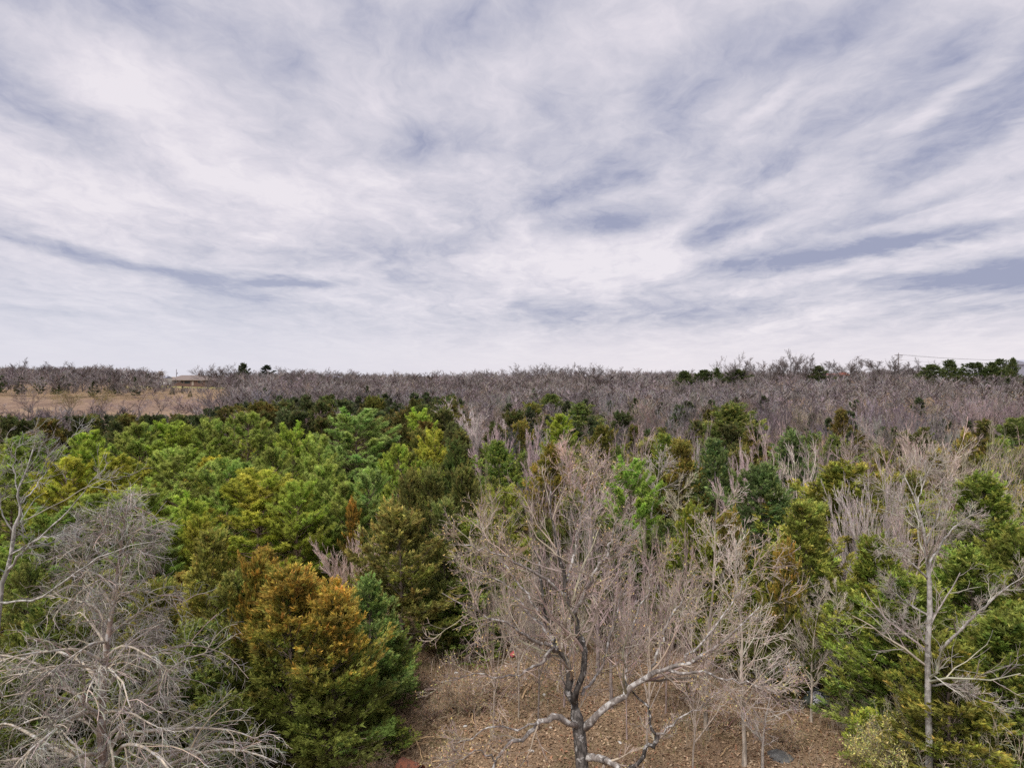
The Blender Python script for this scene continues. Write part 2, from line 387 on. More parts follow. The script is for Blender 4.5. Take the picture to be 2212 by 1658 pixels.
def make_pine(seed, H=8., Rm=2.2, green=(.28, .36, .085), tip=(.70, .76, .19), nt=20, dens=1.25, u0=.14, dome=.62):
    """young yellow pine: whorled limbs carrying round tufts of needles"""
    rng = np.random.default_rng(seed); mb = MB(); tb = MB()
    up = np.array([0, 0, 1.]); zz = np.linspace(0, 1, 8)
    tp = np.stack([rng.normal(0, .08) * np.sin(zz * 3), rng.normal(0, .08) * zz, zz * H * .96], -1)
    tb.tube(tp, np.interp(zz, [0, .1, 1], [.017 * H, .013 * H, .012]), (.17, .12, .10), 7)
    us = np.arange(u0, .99, .052); u = np.concatenate([[q_] * int(rng.integers(4, 7)) for q_ in us]); u = u + rng.normal(0, .008, len(u)); nb = len(u)
    az = rng.uniform(0, 2 * math.pi, nb)
    Lb = Rm * (np.clip(1 - ((u - .30) / .72) ** 2, 0.02, 1) ** dome) * rng.uniform(.70, 1.12, nb) * np.clip(.55 + (u - u0) * 2, .55, 1)
    elv = np.radians(np.interp(u, [0, .4, .8, 1], [4, 18, 38, 62])) + rng.normal(0, .1, nb)
    d0 = np.stack([np.cos(az) * np.cos(elv), np.sin(az) * np.cos(elv), np.sin(elv)], -1)
    base = np.stack([np.interp(u, zz, tp[:, 0]), np.interp(u, zz, tp[:, 1]), u * H * .96], -1)
    S = np.linspace(0, 1, 5)
    P = base[:, None] + d0[:, None] * (Lb[:, None] * S)[..., None] + up * (Lb[:, None] * .25 * (S ** 2 - .25 * S))[..., None]
    tubes(tb, P, np.linspace(1, .3, 5)[None] * (.008 + .012 * Lb)[:, None], 4, np.array([.20, .14, .11])[None, None])
    nsb = int(9 * dens); bi = np.repeat(np.arange(nb), nsb); n = len(bi)
    keep = rng.uniform(size=n) < np.clip(.35 + Lb[bi] / Rm * .8, 0, 1); bi = bi[keep]; n = len(bi)
    s = rng.uniform(.30, 1, n); s[rng.uniform(size=n) < .18] = 1.
    B = base[bi] + d0[bi] * (Lb[bi] * s)[:, None] + up * (Lb[bi] * .25 * (s ** 2 - .25 * s))[:, None]
    lat = nrm(np.cross(d0[bi], up)) * rng.choice([-1, 1], n)[:, None]
    D = nrm(d0[bi] * .8 + lat * (rng.uniform(.2, 1.3, n) * (s < .99))[:, None] + up * rng.uniform(.1, .7, n)[:, None])
    L2 = rng.uniform(.25, .62, n) * (1.2 - .5 * s) * (H / 8)
    P2 = B[:, None] + D[:, None] * (L2[:, None] * np.linspace(0, 1, 3))[..., None]; P2[:, 2, 2] += L2 * .12
    tubes(tb, P2, np.array([.010, .008, .005])[None].repeat(n, 0), 3, np.array([.22, .16, .11])[None, None])
    # tufts: end tuft plus two behind it
    ti = np.repeat(np.arange(n), 3); tt = np.tile([1., .66, .34], n); m = len(ti)
    TB = B[ti] + D[ti] * (L2[ti] * tt)[:, None]; TB[:, 2] += L2[ti] * .12 * tt ** 2
    TD = nrm(D[ti] + up * .55 + rng.normal(0, .18, (m, 3)))
    bc = cvar(rng, green, nb, .16, .07); tc_ = cvar(rng, tip, nb, .16, .07); ex = np.clip(rng.uniform(.2, 1.1, m) * (.35 + .65 * (tt > .9)), 0, 1)
    k = np.repeat(np.arange(m), nt); K = len(k)
    v = nrm(rng.normal(size=(K, 3))); v = nrm(v * .95 + TD[k] * .75)
    cb = bc[bi][ti][k]; e = ex[k][:, None]
    ct = cb * (1 - e) + tc_[bi][ti][k] * e
    blades(mb, rng, TB[k] + v * .015, v, rng.uniform(.15, .24, K), rng.uniform(.027, .043, K), cb, ct)
    return dict(H=H, R=Rm, crown=mb, trunk=tb)

# ------------------------------------------------------------------ bare trees
def polyline(rng, start, d, L, S, wob, trop, curl=0.):
    N = len(start); P = np.empty((N, S, 3)); P[:, 0] = start; d = nrm(d); step = (L / (S - 1))[:, None]
    bias = rng.normal(0, curl, (N, 3)) if curl else 0
    for s in range(1, S):
        P[:, s] = P[:, s - 1] + d * step
        d = nrm(d + rng.normal(0, wob, (N, 3)) + bias + np.array([0, 0, 1.]) * trop)
    return P
def grow(rng, P, R, n, t0, t1, ang, ratio, S, wob, trop, rr=.6, rmin=.004, taper=.3, lk=.55, curl=0., Lmin=.08, upb=0.):
    """n children for every parent polyline"""
    N, Sp, _ = P.shape
    PLn = np.linalg.norm(np.diff(P, axis=1), axis=2).sum(1)
    pi_ = np.repeat(np.arange(N), n); M = len(pi_)
    t = rng.uniform(t0, t1, M); f = t * (Sp - 1); i0 = np.minimum(f.astype(int), Sp - 2); fr = (f - i0)[:, None]
    st = P[pi_, i0] * (1 - fr) + P[pi_, i0 + 1] * fr
    tg = nrm(P[pi_, i0 + 1] - P[pi_, i0]); rp = R[pi_, i0] * (1 - fr[:, 0]) + R[pi_, i0 + 1] * fr[:, 0]
    pr = nrm(np.cross(tg, rng.normal(size=(M, 3))))
    a = np.radians(rng.normal(ang, ang * .22, M))[:, None]
    d = tg * np.cos(a) + pr * np.sin(a) + np.array([0, 0, upb])
    L = np.maximum(PLn[pi_] * ratio * (1 - lk * t) * rng.uniform(.55, 1.3, M), Lmin)
    C = polyline(rng, st, d, L, S, wob, trop, curl)
    r0 = np.clip(rp * rr, rmin, None); RR_ = r0[:, None] * np.linspace(1, taper, S)[None]
    return C, np.maximum(RR_, rmin * .6)

BR = (.40, .35, .305)
def make_bare(seed, H=9., style='spread', twig=.007, dens=1., levels=4, col=BR, tipcol=(.27, .22, .205), spread=1., buds=None, tcol=None):
    rng = np.random.default_rng(seed); tb = MB(); mb = MB()
    tcol = np.array(tcol or col) * .85
    if style == 'upright':
        T = polyline(rng, np.zeros((1, 3)), np.array([[rng.normal(0, .03), rng.normal(0, .03), 1]]), np.array([H * .97]), 12, .05, .02)
        TR = np.interp(np.linspace(0, 1, 12), [0, .08, 1], [.0145 * H, .011 * H, .008])[None]
        tubes(tb, T, TR, 8, tcol[None, None])
        L1 = grow(rng, T, TR, int(26 * dens), .22, .95, 46, .36 * spread, 7, .06, .05, .45, twig * 1.5, .25, .72)
    elif style == 'broom':
        n = 13
        d = np.stack([rng.normal(0, .42, n), rng.normal(0, .42, n), np.ones(n)], -1)
        T = polyline(rng, np.concatenate([rng.normal(0, .12, (n, 2)), np.zeros((n, 1))], 1), d, H * rng.uniform(.6, .9, n), 9, .035, .03)
        TR = np.linspace(1, .25, 9)[None] * rng.uniform(.02, .04, n)[:, None]
        tubes(tb, T, TR, 6, tcol[None, None])
        L1 = grow(rng, T, TR, int(9 * dens), .3, .97, 20, .42, 7, .045, .03, .55, twig * 1.4, .3, .45)
    else:
        nst = 1
        T = polyline(rng, np.zeros((1, 3)), np.array([[rng.normal(0, .05), rng.normal(0, .05), 1]]), np.array([H * .40]), 6, .05, .05)
        TR = np.interp(np.linspace(0, 1, 6), [0, .15, 1], [.017 * H, .014 * H, .010 * H])[None]
        n = 7
        a = np.arange(n) * 2.4 + rng.uniform(0, 6); el = rng.uniform(.45, 1.3, n)
        tt = rng.uniform(.55, 1, n); f = tt * 5; i0 = np.minimum(f.astype(int), 4)
        st = T[0, i0] + (T[0, np.minimum(i0 + 1, 5)] - T[0, i0]) * (f - i0)[:, None]
        d = np.stack([np.cos(a) * np.cos(el) * spread, np.sin(a) * np.cos(el) * spread, np.sin(el)], -1)
        Q = polyline(rng, st, d, (H - st[:, 2]) * rng.uniform(.75, 1.05, n) / np.sqrt(np.clip(nrm(d)[:, 2], .55, 1)), 9, .06, .09)
        QR = np.linspace(1, .16, 9)[None] * (rng.uniform(.6, .85, n) * .010 * H)[:, None]
        tubes(tb, T, TR, 9, tcol[None, None]); tubes(tb, Q, QR, 6, tcol[None, None])
        T, TR = Q, QR
        L1 = grow(rng, T, TR, int(9 * dens), .18, .97, 34, .50, 7, .06, .05, .6, twig * 2.2, .25, .5)
    P, R_ = L1
    cc = lambda n, base: cvar(rng, base, n, .14, .05)[:, None, :]
    mid = np.array(col); tipc = np.array(tipcol)
    tubes(mb, P, R_, 4, cc(len(P), mid))
    spec = {4: [(7, 5, 3), (4, 4, 3)], 3: [(7, 4, 3)], 5: [(6, 5, 3), (5, 4, 3), (3, 3, 3)]}[levels]
    for li, (n, S, k) in enumerate(spec):
        P, R_ = grow(rng, P, R_, max(1, int(round(n * (dens if li == 0 else 1)))), .12, 1., 34 if style != 'broom' else 20, .55, S, .07 if style != 'broom' else .05, .06, .6, twig, .45, .4)
        w = (li + 1) / len(spec)
        tubes(mb, P, R_, k, cc(len(P), mid * (1 - w) + tipc * w))
    if buds is not None:
        e = P[:, -1]; e = e[rng.uniform(size=len(e)) < .8]; e = np.repeat(e, 3, 0)
        c = cvar(rng, buds, len(e), .2, .08)
        blades(mb, rng, e + rng.normal(0, .05, e.shape), rng.normal(size=e.shape) + [0, 0, .5], rng.uniform(.04, .10, len(e)), rng.uniform(.03, .05, len(e)), c, c)
    return dict(H=H, R=H * .36, crown=mb, trunk=tb)

NTRI = [0]
def finalize(p, cname, mat, tmat=None):
    NTRI[0] += p['crown'].ntri() + p['trunk'].ntri()
    p['cm'] = p['crown'].mesh(cname + '_crown', mat); p['tm'] = p['trunk'].mesh(cname + '_trunk', tmat or M_BARK, True)
    V = np.concatenate(p['crown'].V)
    p['H'] = float(np.percentile(V[:, 2], 99.9)); r = np.hypot(V[:, 0] - np.median(V[:, 0]), V[:, 1] - np.median(V[:, 1])); p['R'] = float(np.percentile(r, 96))
    del p['crown'], p['trunk']; return p

def put(proto, name, crown, loc, H, R, label, cat, group=None, tint=(1, 1, 1), rz=None, rng=None, lean=(0, 0)):
    e = empty(name, loc, rz if rz is not None else 0.)
    s = (R / proto['R'], R / proto['R'], H / proto['H'])
    e.scale = s; e.rotation_euler = (lean[0], lean[1], e.rotation_euler[2])
    tag(e, label, cat, group)
    t = link('trunk', proto['tm'], e); c = link(crown, proto['cm'], e)
    c.color = (*tint, 1); t.color = (*(tint if cat == 'bare tree' else (1, 1, 1)), 1)
    return e

G, OLV = (.085, .145, .032), (.13, .14, .035)
CED = {
 'orange': [finalize(make_cedar(11 + i, 6.4, 2.0, 150, 17, 17, (.19, .225, .055), (.70, .47, .105), 1.15, .42, bl=.135, bw=.042, prof=.52), 'orange_cedar', M_FOL) for i in range(2)],
 'gold': [finalize(make_cedar(31 + i, 6.8, 1.9, 120, 15, 15, (.18, .205, .065), (.47, .42, .13), .9, .15, bl=.15, bw=.050, prof=.55), 'gold_cedar', M_FOL) for i in range(2)],
 'green': [finalize(make_cedar(51 + i, 7., 1.9, 125, 15, 15, (.155, .205, .06), (.40, .40, .11), .85, .0, bl=.15, bw=.052, prof=.50), 'green_cedar', M_FOL) for i in range(2)],
 'mid': [finalize(make_cedar(71 + i, 7., 1.8, 80, 11, 12, prof=.5, green=(.125, .15, .055), tip=(.27, .22, .08), tipw=.5, tipz=.1, bl=.22, bw=.085), 'mid_cedar', M_FOL) for i in range(4)],
 'far': [finalize(make_cedar(91 + i, 7., 1.9, 44, 7, 8, (.085, .11, .055), (.16, .14, .07), .4, .1, bl=.36, bw=.17), 'far_cedar', M_FOL) for i in range(3)],
}
PIN = [finalize(make_pine(101 + i, 8.4, 2.3, dome=[.42, .5, .6, .45, .7][i], u0=[.12, .18, .08, .25, .05][i]), 'pine', M_FOL) for i in range(5)]
BARE = {
 'spread': [finalize(make_bare(201 + i, 9.5, 'spread', .0125, .85, 4, spread=1.15), 'spreading_bare', M_TWIG) for i in range(4)],
 'upright': [finalize(make_bare(221 + i, 9., 'upright', .009, 1.1, 4, col=(.36, .31, .27), tipcol=(.42, .36, .33), spread=1.1), 'upright_bare', M_TWIG) for i in range(3)],
 'broom': [finalize(make_bare(241 + i, 5., 'broom', .008, 1.2, 4, col=(.44, .38, .34), tipcol=(.46, .38, .36)), 'broom_bare', M_TWIG) for i in range(2)],
 'bud': [finalize(make_bare(251, 8., 'spread', .009, 1.1, 4, buds=(.42, .36, .10)), 'budding_bare', M_TWIG)],
 'mid': [finalize(make_bare(261 + i, 9.5, ['spread', 'upright', 'spread', 'broom'][i] if i < 4 else 'spread', .020, .8, 4, col=(.22, .19, .172), tipcol=(.23, .195, .195), spread=.95), 'mid_bare', M_FAR) for i in range(4)],
 'sky': [finalize(make_bare(271 + i, 10., 'spread', .022, 1.25, 4, col=(.13, .115, .11), tipcol=(.19, .165, .165), spread=1.25), 'skyline_bare', M_TWIG) for i in range(3)],
 'far': [finalize(make_bare(281 + i, 10.5, ['spread', 'spread', 'upright', 'spread'][i], .045, [.8, 1., .8, .7][i], 3, col=[(.12, .10, .09), (.22, .19, .175), (.18, .15, .15), (.19, .165, .155)][i], tipcol=[(.14, .12, .125), (.235, .21, .22), (.205, .17, .19), (.20, .175, .17)][i]), 'far_bare', M_FAR) for i in range(4)],
}
open('/tmp/ntri','w').write(str(NTRI[0]))

# ------------------------------------------------------------------ hand-placed trees
RNG = np.random.default_rng(5)
PLACED = []            # (x, y, radius)
CNT = {'cedar': 0, 'pine': 0, 'bare': 0}
def spot(px, ytop, h, Y=None):
    if Y is None:
        Y = (CAM_H - h) * F / (ytop - HZ)
        for _ in range(5):
            x = (px - 1106) / F * Y; Y = (CAM_H - h - float(terrain(x, Y))) * F / (ytop - HZ)
    x = (px - 1106) / F * Y; z = float(terrain(x, Y))
    top = CAM_H - (ytop - HZ) / F * Y
    return x, Y, z, top - z
def tree(kind, px, ytop, wpx, h, style, tint, label, group=None, Y=None, lean=(0, 0), var=None):
    x, Y, z, H = spot(px, ytop, h, Y); R = wpx / F * Y / 2 * (1.22 if kind == 'pine' else 1.1 if kind == 'bare' else 1.22 if style in ('orange', 'gold') else 1.5 if px < 1400 else 1.72)
    if kind == 'pine': p = PIN[CNT[kind] % len(PIN) if var is None else var]
    else:
        L = (CED if kind == 'cedar' else BARE)[style]; p = L[CNT[kind] % len(L) if var is None else var]
    CNT[kind] += 1; PLACED.append((x, Y, max(.9, R * .75)))
    nm, cr, cat = {'pine': ('pine_tree', 'crown', 'pine tree'), 'cedar': ('cedar_tree', 'crown', 'cedar tree'), 'bare': ('bare_tree', 'crown', 'bare tree')}[kind]
    return put(p, nm, cr, (x, Y, z - .05), H, R, label, cat, group, tint, RNG.uniform(0, 6.28), lean=lean)

Wt = (1, 1, 1); YL = (1.3, 1.1, .75); LIME = (1.15, 1.18, .85); BLU = (.84, .94, 1.15); DEEP = (.82, .9, .9)
pines = [  # px, ytop, width, height, tint, label
 (775, 880, 165, 9.2, BLU, 'large round blue-green pine standing above the rest of the pine stand'),
 (530, 888, 125, 9.0, Wt, 'broad pine at the back of the stand, tallest left of the round blue-green one'),
 (458, 903, 115, 8.6, Wt, 'full pine in the back row just left of the tallest broad pine'),
 (375, 906, 120, 8.5, LIME, 'light green pine in the back row, third from the left of that row'),
 (300, 912, 125, 8.4, Wt, 'rounded pine in the back row above the yellow-topped pine'),
 (628, 912, 105, 8.6, LIME, 'light pine with pointed top between broad pine and blue-green pine'),
 (690, 935, 90, 8.0, Wt, 'pine touching the left side of the big blue-green pine'),
 (185, 928, 115, 8.2, LIME, 'light green pine at the left end of the back row'),
 (66, 935, 120, 8.0, DEEP, 'dark pine near the left edge behind bare branches'),
 (590, 965, 120, 7.8, Wt, 'middle row pine below the pointed light pine'),
 (250, 972, 165, 7.6, YL, 'yellow-topped pine, the brightest in the left half of the stand'),
 (145, 985, 135, 7.4, YL, 'yellowish pine left of the yellow-topped one, behind bare branches'),
 (490, 990, 150, 7.6, DEEP, 'shaded dark green pine in the middle of the stand'),
 (385, 962, 135, 7.8, Wt, 'mid green pine right of the yellow-topped one'),
 (860, 958, 95, 7.6, LIME, 'small light green pine right of the blue-green pine'),
 (905, 880, 80, 8.6, LIME, 'light green pine beside dark cedars behind the blue-green pine'),
 (940, 925, 80, 7.8, YL, 'narrow yellow-green pine next to the pale bare tree'),
 (560, 1013, 230, 7.2, YL, 'big yellow-green pine with open trunk in front of the stand'),
 (640, 1035, 120, 6.8, LIME, 'pine hugging the right side of the big yellow-green pine'),
 (745, 1040, 115, 6.4, Wt, 'pointed young pine above the small orange-brown cedar'),
 (408, 1065, 140, 6.3, LIME, 'pointed young pine left of the big yellow-green pine'),
 (300, 1050, 160, 6.6, Wt, 'front row pine behind the leaning top of the drooping grey tree'),
 (205, 1062, 150, 6.4, Wt, 'front row pine between left edge branches and drooping grey tree'),
 (432, 1108, 95, 5.6, YL, 'small pine with bright yellow tip in front of the stand'),
 (330, 1125, 140, 5.4, DEEP, 'low dark pine tucked in front of the stand'),
 (120, 1090, 160, 6.0, DEEP, 'low dark pine at left behind the grey limbs'),
 (800, 1010, 110, 7.0, BLU, 'bluish pine directly in front of the big round one'),
 (700, 1000, 120, 7.2, Wt, 'pine filling the gap left below the round blue-green one'),
 (20, 1000, 130, 7.0, Wt, 'pine cut by the left edge of the picture'),
 (1210, 893, 78, 8.2, (1.15, 1.15, .7), 'slim lime green pine standing alone among brown bare trees'),
 (1366, 985, 118, 7.6, (.85, 1.02, .85), 'single bright green pine among bare trees right of centre'),
 (1088, 1045, 110, 6.6, (1.0, .92, .8), 'thin yellowish pine showing through bare twigs near the centre'),
]
for (px, yt, w, h, t, lb) in pines: tree('pine', px, yt, w, h, None, t, lb, 'pines' if px < 1000 else None, var=0 if px in (1366, 775) else None)

BG = (.75, .9, 1.15); OL = (1.1, .98, .85); BRN = (1.35, .85, .7); DK = (.72, .78, .85); VG = (1.0, 1.08, .85)
cedars = [
 (628, 1213, 300, 6.2, 'orange', Wt, 'large foreground cedar with orange-gold top, left of its twin'),
 (720, 1243, 275, 5.9, 'orange', Wt, 'foreground cedar with orange-gold top, the lower right one of the pair'),
 (560, 1196, 140, 6.2, 'orange', (.85, .85, .8), 'dull amber cedar rising behind the left shoulder of the orange pair'),
 (868, 1088, 235, 6.6, 'gold', (1.0, .95, .9), 'conical cedar with golden brown plumes above the clearing'),
 (800, 1245, 150, 4.9, 'green', (.9, 1.1, 1.15), 'fresh green cedar between the orange pair and the golden brown one'),
 (838, 1330, 90, 3.3, 'green', (.9, 1.0, .9), 'low green cedar at the upper left corner of the clearing'),
 (985, 945, 110, 8.0, 'green', DK, 'dark cedar left of the pale bare tree behind the centre'),
 (1000, 1000, 140, 7.4, 'gold', (.75, .8, .8), 'dull olive cedar in the dark group left of centre'),
 (930, 1010, 130, 7.3, 'gold', (.8, .85, .8), 'brownish olive cedar left of its dull twin'),
 (880, 1010, 110, 7.2, 'gold', (.85, .85, .85), 'brownish cedar below the narrow yellow-green pine'),
 (960, 1075, 130, 6.6, 'gold', (.75, .85, .85), 'grey-olive cedar right behind the golden brown cedar'),
 (762, 1072, 70, 5.9, 'orange', (.85, .72, .7), 'small rusty cedar top above the fan of pale stems'),
 (455, 1140, 150, 6.0, 'gold', (1.0, 1.0, .8), 'olive cedar with yellow tinge left of the orange pair'),
 (500, 1230, 150, 5.6, 'green', (1.0, .95, .9), 'shaded cedar under the olive one, left of the orange pair'),
 (1012, 1115, 135, 5.7, 'gold', (.95, 1.1, .8), 'yellow-green cedar behind the left twigs of the old tree'),
 (1000, 1250, 120, 3.3, 'green', (.95, 1.05, .9), 'low dark green cedar left behind the old tree'),
 (1150, 868, 90, 7.6, 'green', OL, 'olive cedar among bare trees left of the lime pine'),
 (1192, 850, 70, 7.8, 'green', DK, 'dark narrow cedar behind the lime pine'),
 (1255, 868, 105, 7.8, 'green', DK, 'dark rounded cedar right of the lime pine'),
 (1120, 905, 80, 7.2, 'gold', OL, 'small olive cedar in the brown bare wood'),
 (1575, 868, 130, 8.8, 'green', Wt, 'tall dark conical cedar right of centre, highest of its group'),
 (1545, 945, 80, 7.6, 'green', BG, 'cedar leaning on the left side of the tall conical one'),
 (1472, 945, 115, 7.6, 'gold', OL, 'olive cedar left of the tall conical one'),
 (1438, 935, 72, 7.8, 'green', VG, 'narrow deep green cedar behind the olive one'),
 (1335, 960, 60, 7.4, 'green', DK, 'narrow dark cedar above the single bright pine'),
 (1645, 1000, 130, 7.2, 'green', BG, 'bluish dark cedar behind the whitish bare tree, low in a dark group'),
 (1718, 930, 115, 7.9, 'green', BG, 'dark cedar behind the whitish bare tree'),
 (1828, 998, 205, 7.7, 'green', (1.15, 1.05, .8), 'big green pyramid-shaped cedar on the right'),
 (1742, 1078, 200, 6.9, 'gold', (1.1, 1.2, .9), 'yellowish feathery cedar in front of the green pyramid'),
 (1698, 1160, 110, 6.2, 'orange', (.8, .8, .8), 'narrow cedar with rusty orange streaks on its left side'),
 (1660, 1180, 130, 5.2, 'green', (1.1, 1.05, .8), 'cedar behind the double bare tree right of centre'),
 (1790, 1240, 110, 3.6, 'green', VG, 'green cedar below the yellowish feathery one'),
 (1895, 1150, 170, 6.3, 'green', (1.1, 1.1, .8), 'olive green cedar between pyramid cedar and white-barked tree'),
 (1960, 1240, 190, 5.6, 'green', VG, 'bright green low cedar left of the white-barked trunk'),
 (2130, 1022, 190, 7.3, 'green', VG, 'tall green cedar near the right edge'),
 (2195, 900, 110, 8.0, 'green', DK, 'dark cedar cut by the right edge, highest there'),
 (2110, 1180, 210, 6.0, 'green', VG, 'broad green cedar right of the white-barked tree'),
 (2205, 1150, 170, 6.2, 'green', (1.0, 1.0, .8), 'cedar at the right edge behind broad green one'),
 (1490, 1085, 100, 6.5, 'green', (1.2, 1.2, .75), 'light green cedar behind the forked bare tree'),
 (1568, 1095, 115, 6.3, 'gold', (1.1, .95, .8), 'olive gold cedar behind the forked bare tree'),
 (1600, 1290, 110, 3.1, 'green', (1.05, 1.0, .8), 'low cedar under bare branches right of the clearing'),
 (1700, 1330, 100, 2.7, 'green', (1.1, 1.0, .8), 'low olive cedar at the right rim of the clearing'),
 (1330, 1120, 120, 5.5, 'green', DK, 'dark cedar hidden behind the crown of the old tree'),
 (1230, 1060, 120, 6.6, 'gold', DK, 'dim cedar behind the crown of the old tree'),
 (1410, 1150, 110, 4.9, 'green', DK, 'dim low cedar behind the right half of the old crown'),
 (100, 1290, 220, 6.2, 'green', (.9, .95, .85), 'green cedar behind the drooping grey tree at far left'),
 (330, 1250, 190, 5.8, 'gold', (1.0, 1.0, .8), 'olive cedar behind the right side of the drooping grey tree'),
 (430, 1340, 170, 4.9, 'green', (.9, .95, .9), 'dark cedar between drooping grey tree and orange pair'),
 (2060, 1380, 210, 4.8, 'green', (1.05, .95, .75), 'low olive cedar behind the branches of the white-barked tree'),
 (2190, 1330, 200, 5.2, 'green', VG, 'green cedar low at the right edge'),
]
for (px, yt, w, h, st, t, lb) in cedars: tree('cedar', px, yt, w, h, st, t, lb, 'cedars around the clearing')

PKT = (1.1, .98, 1.05); PALE = (1.02, 1.02, .98); GRY = (.95, .97, 1.0); PUR = (.9, .82, .9); LICH = (1.1, 1.15, .95)
bares = [
 (1528, 1040, 200, 8.4, 'upright', PALE, 'slender pale bare tree with straight trunk, left one of a close pair'),
 (1612, 1120, 180, 7.6, 'upright', PALE, 'slender pale bare tree with leaning twigs, right one of a close pair'),
 (1757, 1250, 110, 5.0, 'upright', PALE, 'small pale sapling standing in front of the grey bin'),
 (1822, 1245, 120, 5.0, 'upright', PALE, 'small pale sapling right of the grey bin'),
 (1652, 1390, 120, 3.9, 'upright', GRY, 'thin bare sapling on the brown leaves right of the clearing'),
 (1163, 1180, 90, 6.2, 'upright', (.62, .6, .62), 'straight dark pole-like trunk left of the old tree'),
 (1292, 1010, 190, 8.2, 'upright', (.85, .8, .85), 'slim bare tree directly behind the old tree, rising highest there'),
 (1322, 1085, 150, 7.4, 'upright', (.8, .76, .8), 'slim dark-stemmed tree just right of the old tree trunk'),
 (1356, 1125, 170, 7.2, 'spread', PKT, 'twiggy pinkish tree behind the right limb of the old tree'),
 (1440, 1115, 190, 7.0, 'spread', PKT, 'pinkish twiggy tree above the right limb of the old tree'),
 (1400, 1190, 200, 6.4, 'spread', (1.15, 1.1, 1.05), 'low pale bushy tree behind the right limb of the old tree'),
 (1220, 1095, 190, 7.2, 'spread', PKT, 'pinkish grey tree behind the top of the old tree'),
 (1120, 1130, 190, 6.8, 'spread', (1.15, 1.12, 1.05), 'pale twiggy tree above the left limbs of the old tree'),
 (1065, 1190, 170, 6.2, 'spread', (1.1, 1.05, 1.0), 'pale twiggy tree at left of the old tree crown'),
 (1500, 1290, 170, 5.4, 'spread', (1.1, 1.05, 1.0), 'low pale twiggy tree at right rim of the old crown'),
 (1175, 985, 150, 8.0, 'spread', PUR, 'mauve twiggy tree with rusty remnants above the old tree'),
 (1255, 1000, 110, 8.0, 'spread', GRY, 'grey-brown bare tree left above the single bright pine'),
 (1032, 862, 150, 8.9, 'broom', GRY, 'wide fan of pale grey stems between dark cedars behind centre left'),
 (1075, 905, 100, 8.4, 'broom', PUR, 'smaller fan of mauve stems right of the wide grey fan'),
 (1165, 905, 120, 8.6, 'broom', PUR, 'rounded mauve bare crown below the olive cedars'),
 (1085, 985, 130, 7.8, 'spread', (1.0, 1.0, .85), 'pale spreading tree right of the dull olive cedars'),
 (770, 1108, 150, 5.6, 'broom', (1.35, 1.25, 1.2), 'fan of whitish stems between the golden brown cedar and pines'),
 (1727, 942, 165, 8.3, 'spread', (1.4, 1.4, 1.4), 'whitish bare tree against dark cedars on the right'),
 (1990, 890, 250, 9.4, 'spread', (1.1, 1.02, 1.0), 'very broad bare tree behind the white-barked one'),
 (2080, 905, 220, 9.1, 'spread', LICH, 'broad lichen-tinged bare tree right of the very broad one'),
 (1880, 920, 180, 9.0, 'spread', PKT, 'broad pinkish bare tree left of the very broad one'),
 (2165, 960, 170, 8.4, 'bud', Wt, 'bare tree with yellow-green buds at the right edge'),
 (1900, 980, 160, 8.4, 'broom', GRY, 'grey stems rising behind the green pyramid cedar'),
 (1975, 1000, 180, 8.2, 'spread', (1.15, 1.08, 1.1), 'pinkish crown behind the top of the white-barked tree'),
 (1290, 940, 130, 8.4, 'upright', PKT, 'tall pinkish tree right of the dark rounded cedar'),
 (1365, 905, 120, 8.8, 'spread', PKT, 'pinkish grey crown above the single bright pine'),
 (1400, 940, 110, 8.4, 'upright', GRY, 'grey stemmed tree right above the single bright pine'),
 (1500, 890, 120, 9.0, 'spread', PUR, 'mauve crown left of the tall conical cedar'),
 (1660, 890, 130, 9.0, 'spread', PKT, 'pinkish crown right of the tall conical cedar'),
 (1620, 950, 110, 8.2, 'broom', PUR, 'mauve stems at the right foot of the tall conical cedar'),
 (1790, 905, 140, 9.0, 'spread', PUR, 'mauve crown above the green pyramid cedar'),
 (1455, 1015, 130, 7.4, 'upright', LICH, 'greenish bare sapling right of the single bright pine'),
 (1240, 925, 90, 8.3, 'upright', (1.1, .9, .85), 'reddish twigged tree below the dark rounded cedar'),
 (1050, 1035, 120, 7.2, 'bud', (1, .95, .95), 'yellow-budded tree behind the thin yellowish pine'),
]
for (px, yt, w, h, st, t, lb) in bares: tree('bare', px, yt, w, h, st, tuple(np.array(t) * (1.22 if px > 1600 or yt < 1000 else 1.05)), lb, 'bare trees around the clearing')

fieldtrees = [(150, 838, 120, 'yellow-green bare crown standing in the tan field, left one', 'bud', 168), (222, 834, 100, 'yellow-green bare crown standing in the tan field, right one', 'bud', 172),
 (28, 866, 60, 'bare tree with visible trunk at the left end of the field', 'mid', 150), (60, 842, 90, 'pale bare tree in front of the field at far left', 'mid', 165),
 (205, 862, 60, 'dark-stemmed bare tree in the middle of the field', 'mid', 150), (262, 858, 80, 'twiggy bare tree beside the yellow-green crowns', 'mid', 155),
 (300, 846, 70, 'mauve bare tree towards the right end of the field', 'mid', 165), (345, 850, 70, 'bare tree at the right end of the field', 'mid', 160),
 (390, 852, 80, 'bare tree below the brown-roofed house', 'mid', 165), (430, 858, 60, 'low bare tree right below the brown-roofed house', 'mid', 158), (120, 872, 50, 'small bare tree between field and cedar band', 'mid', 140)]
for (px, yt, w, lb, st, Y) in fieldtrees: tree('bare', px, yt, w, 8, st, (1.15, 1.05, 1.05) if st == 'mid' else (.75, .72, .6), lb, 'bare trees in the field', Y=Y)

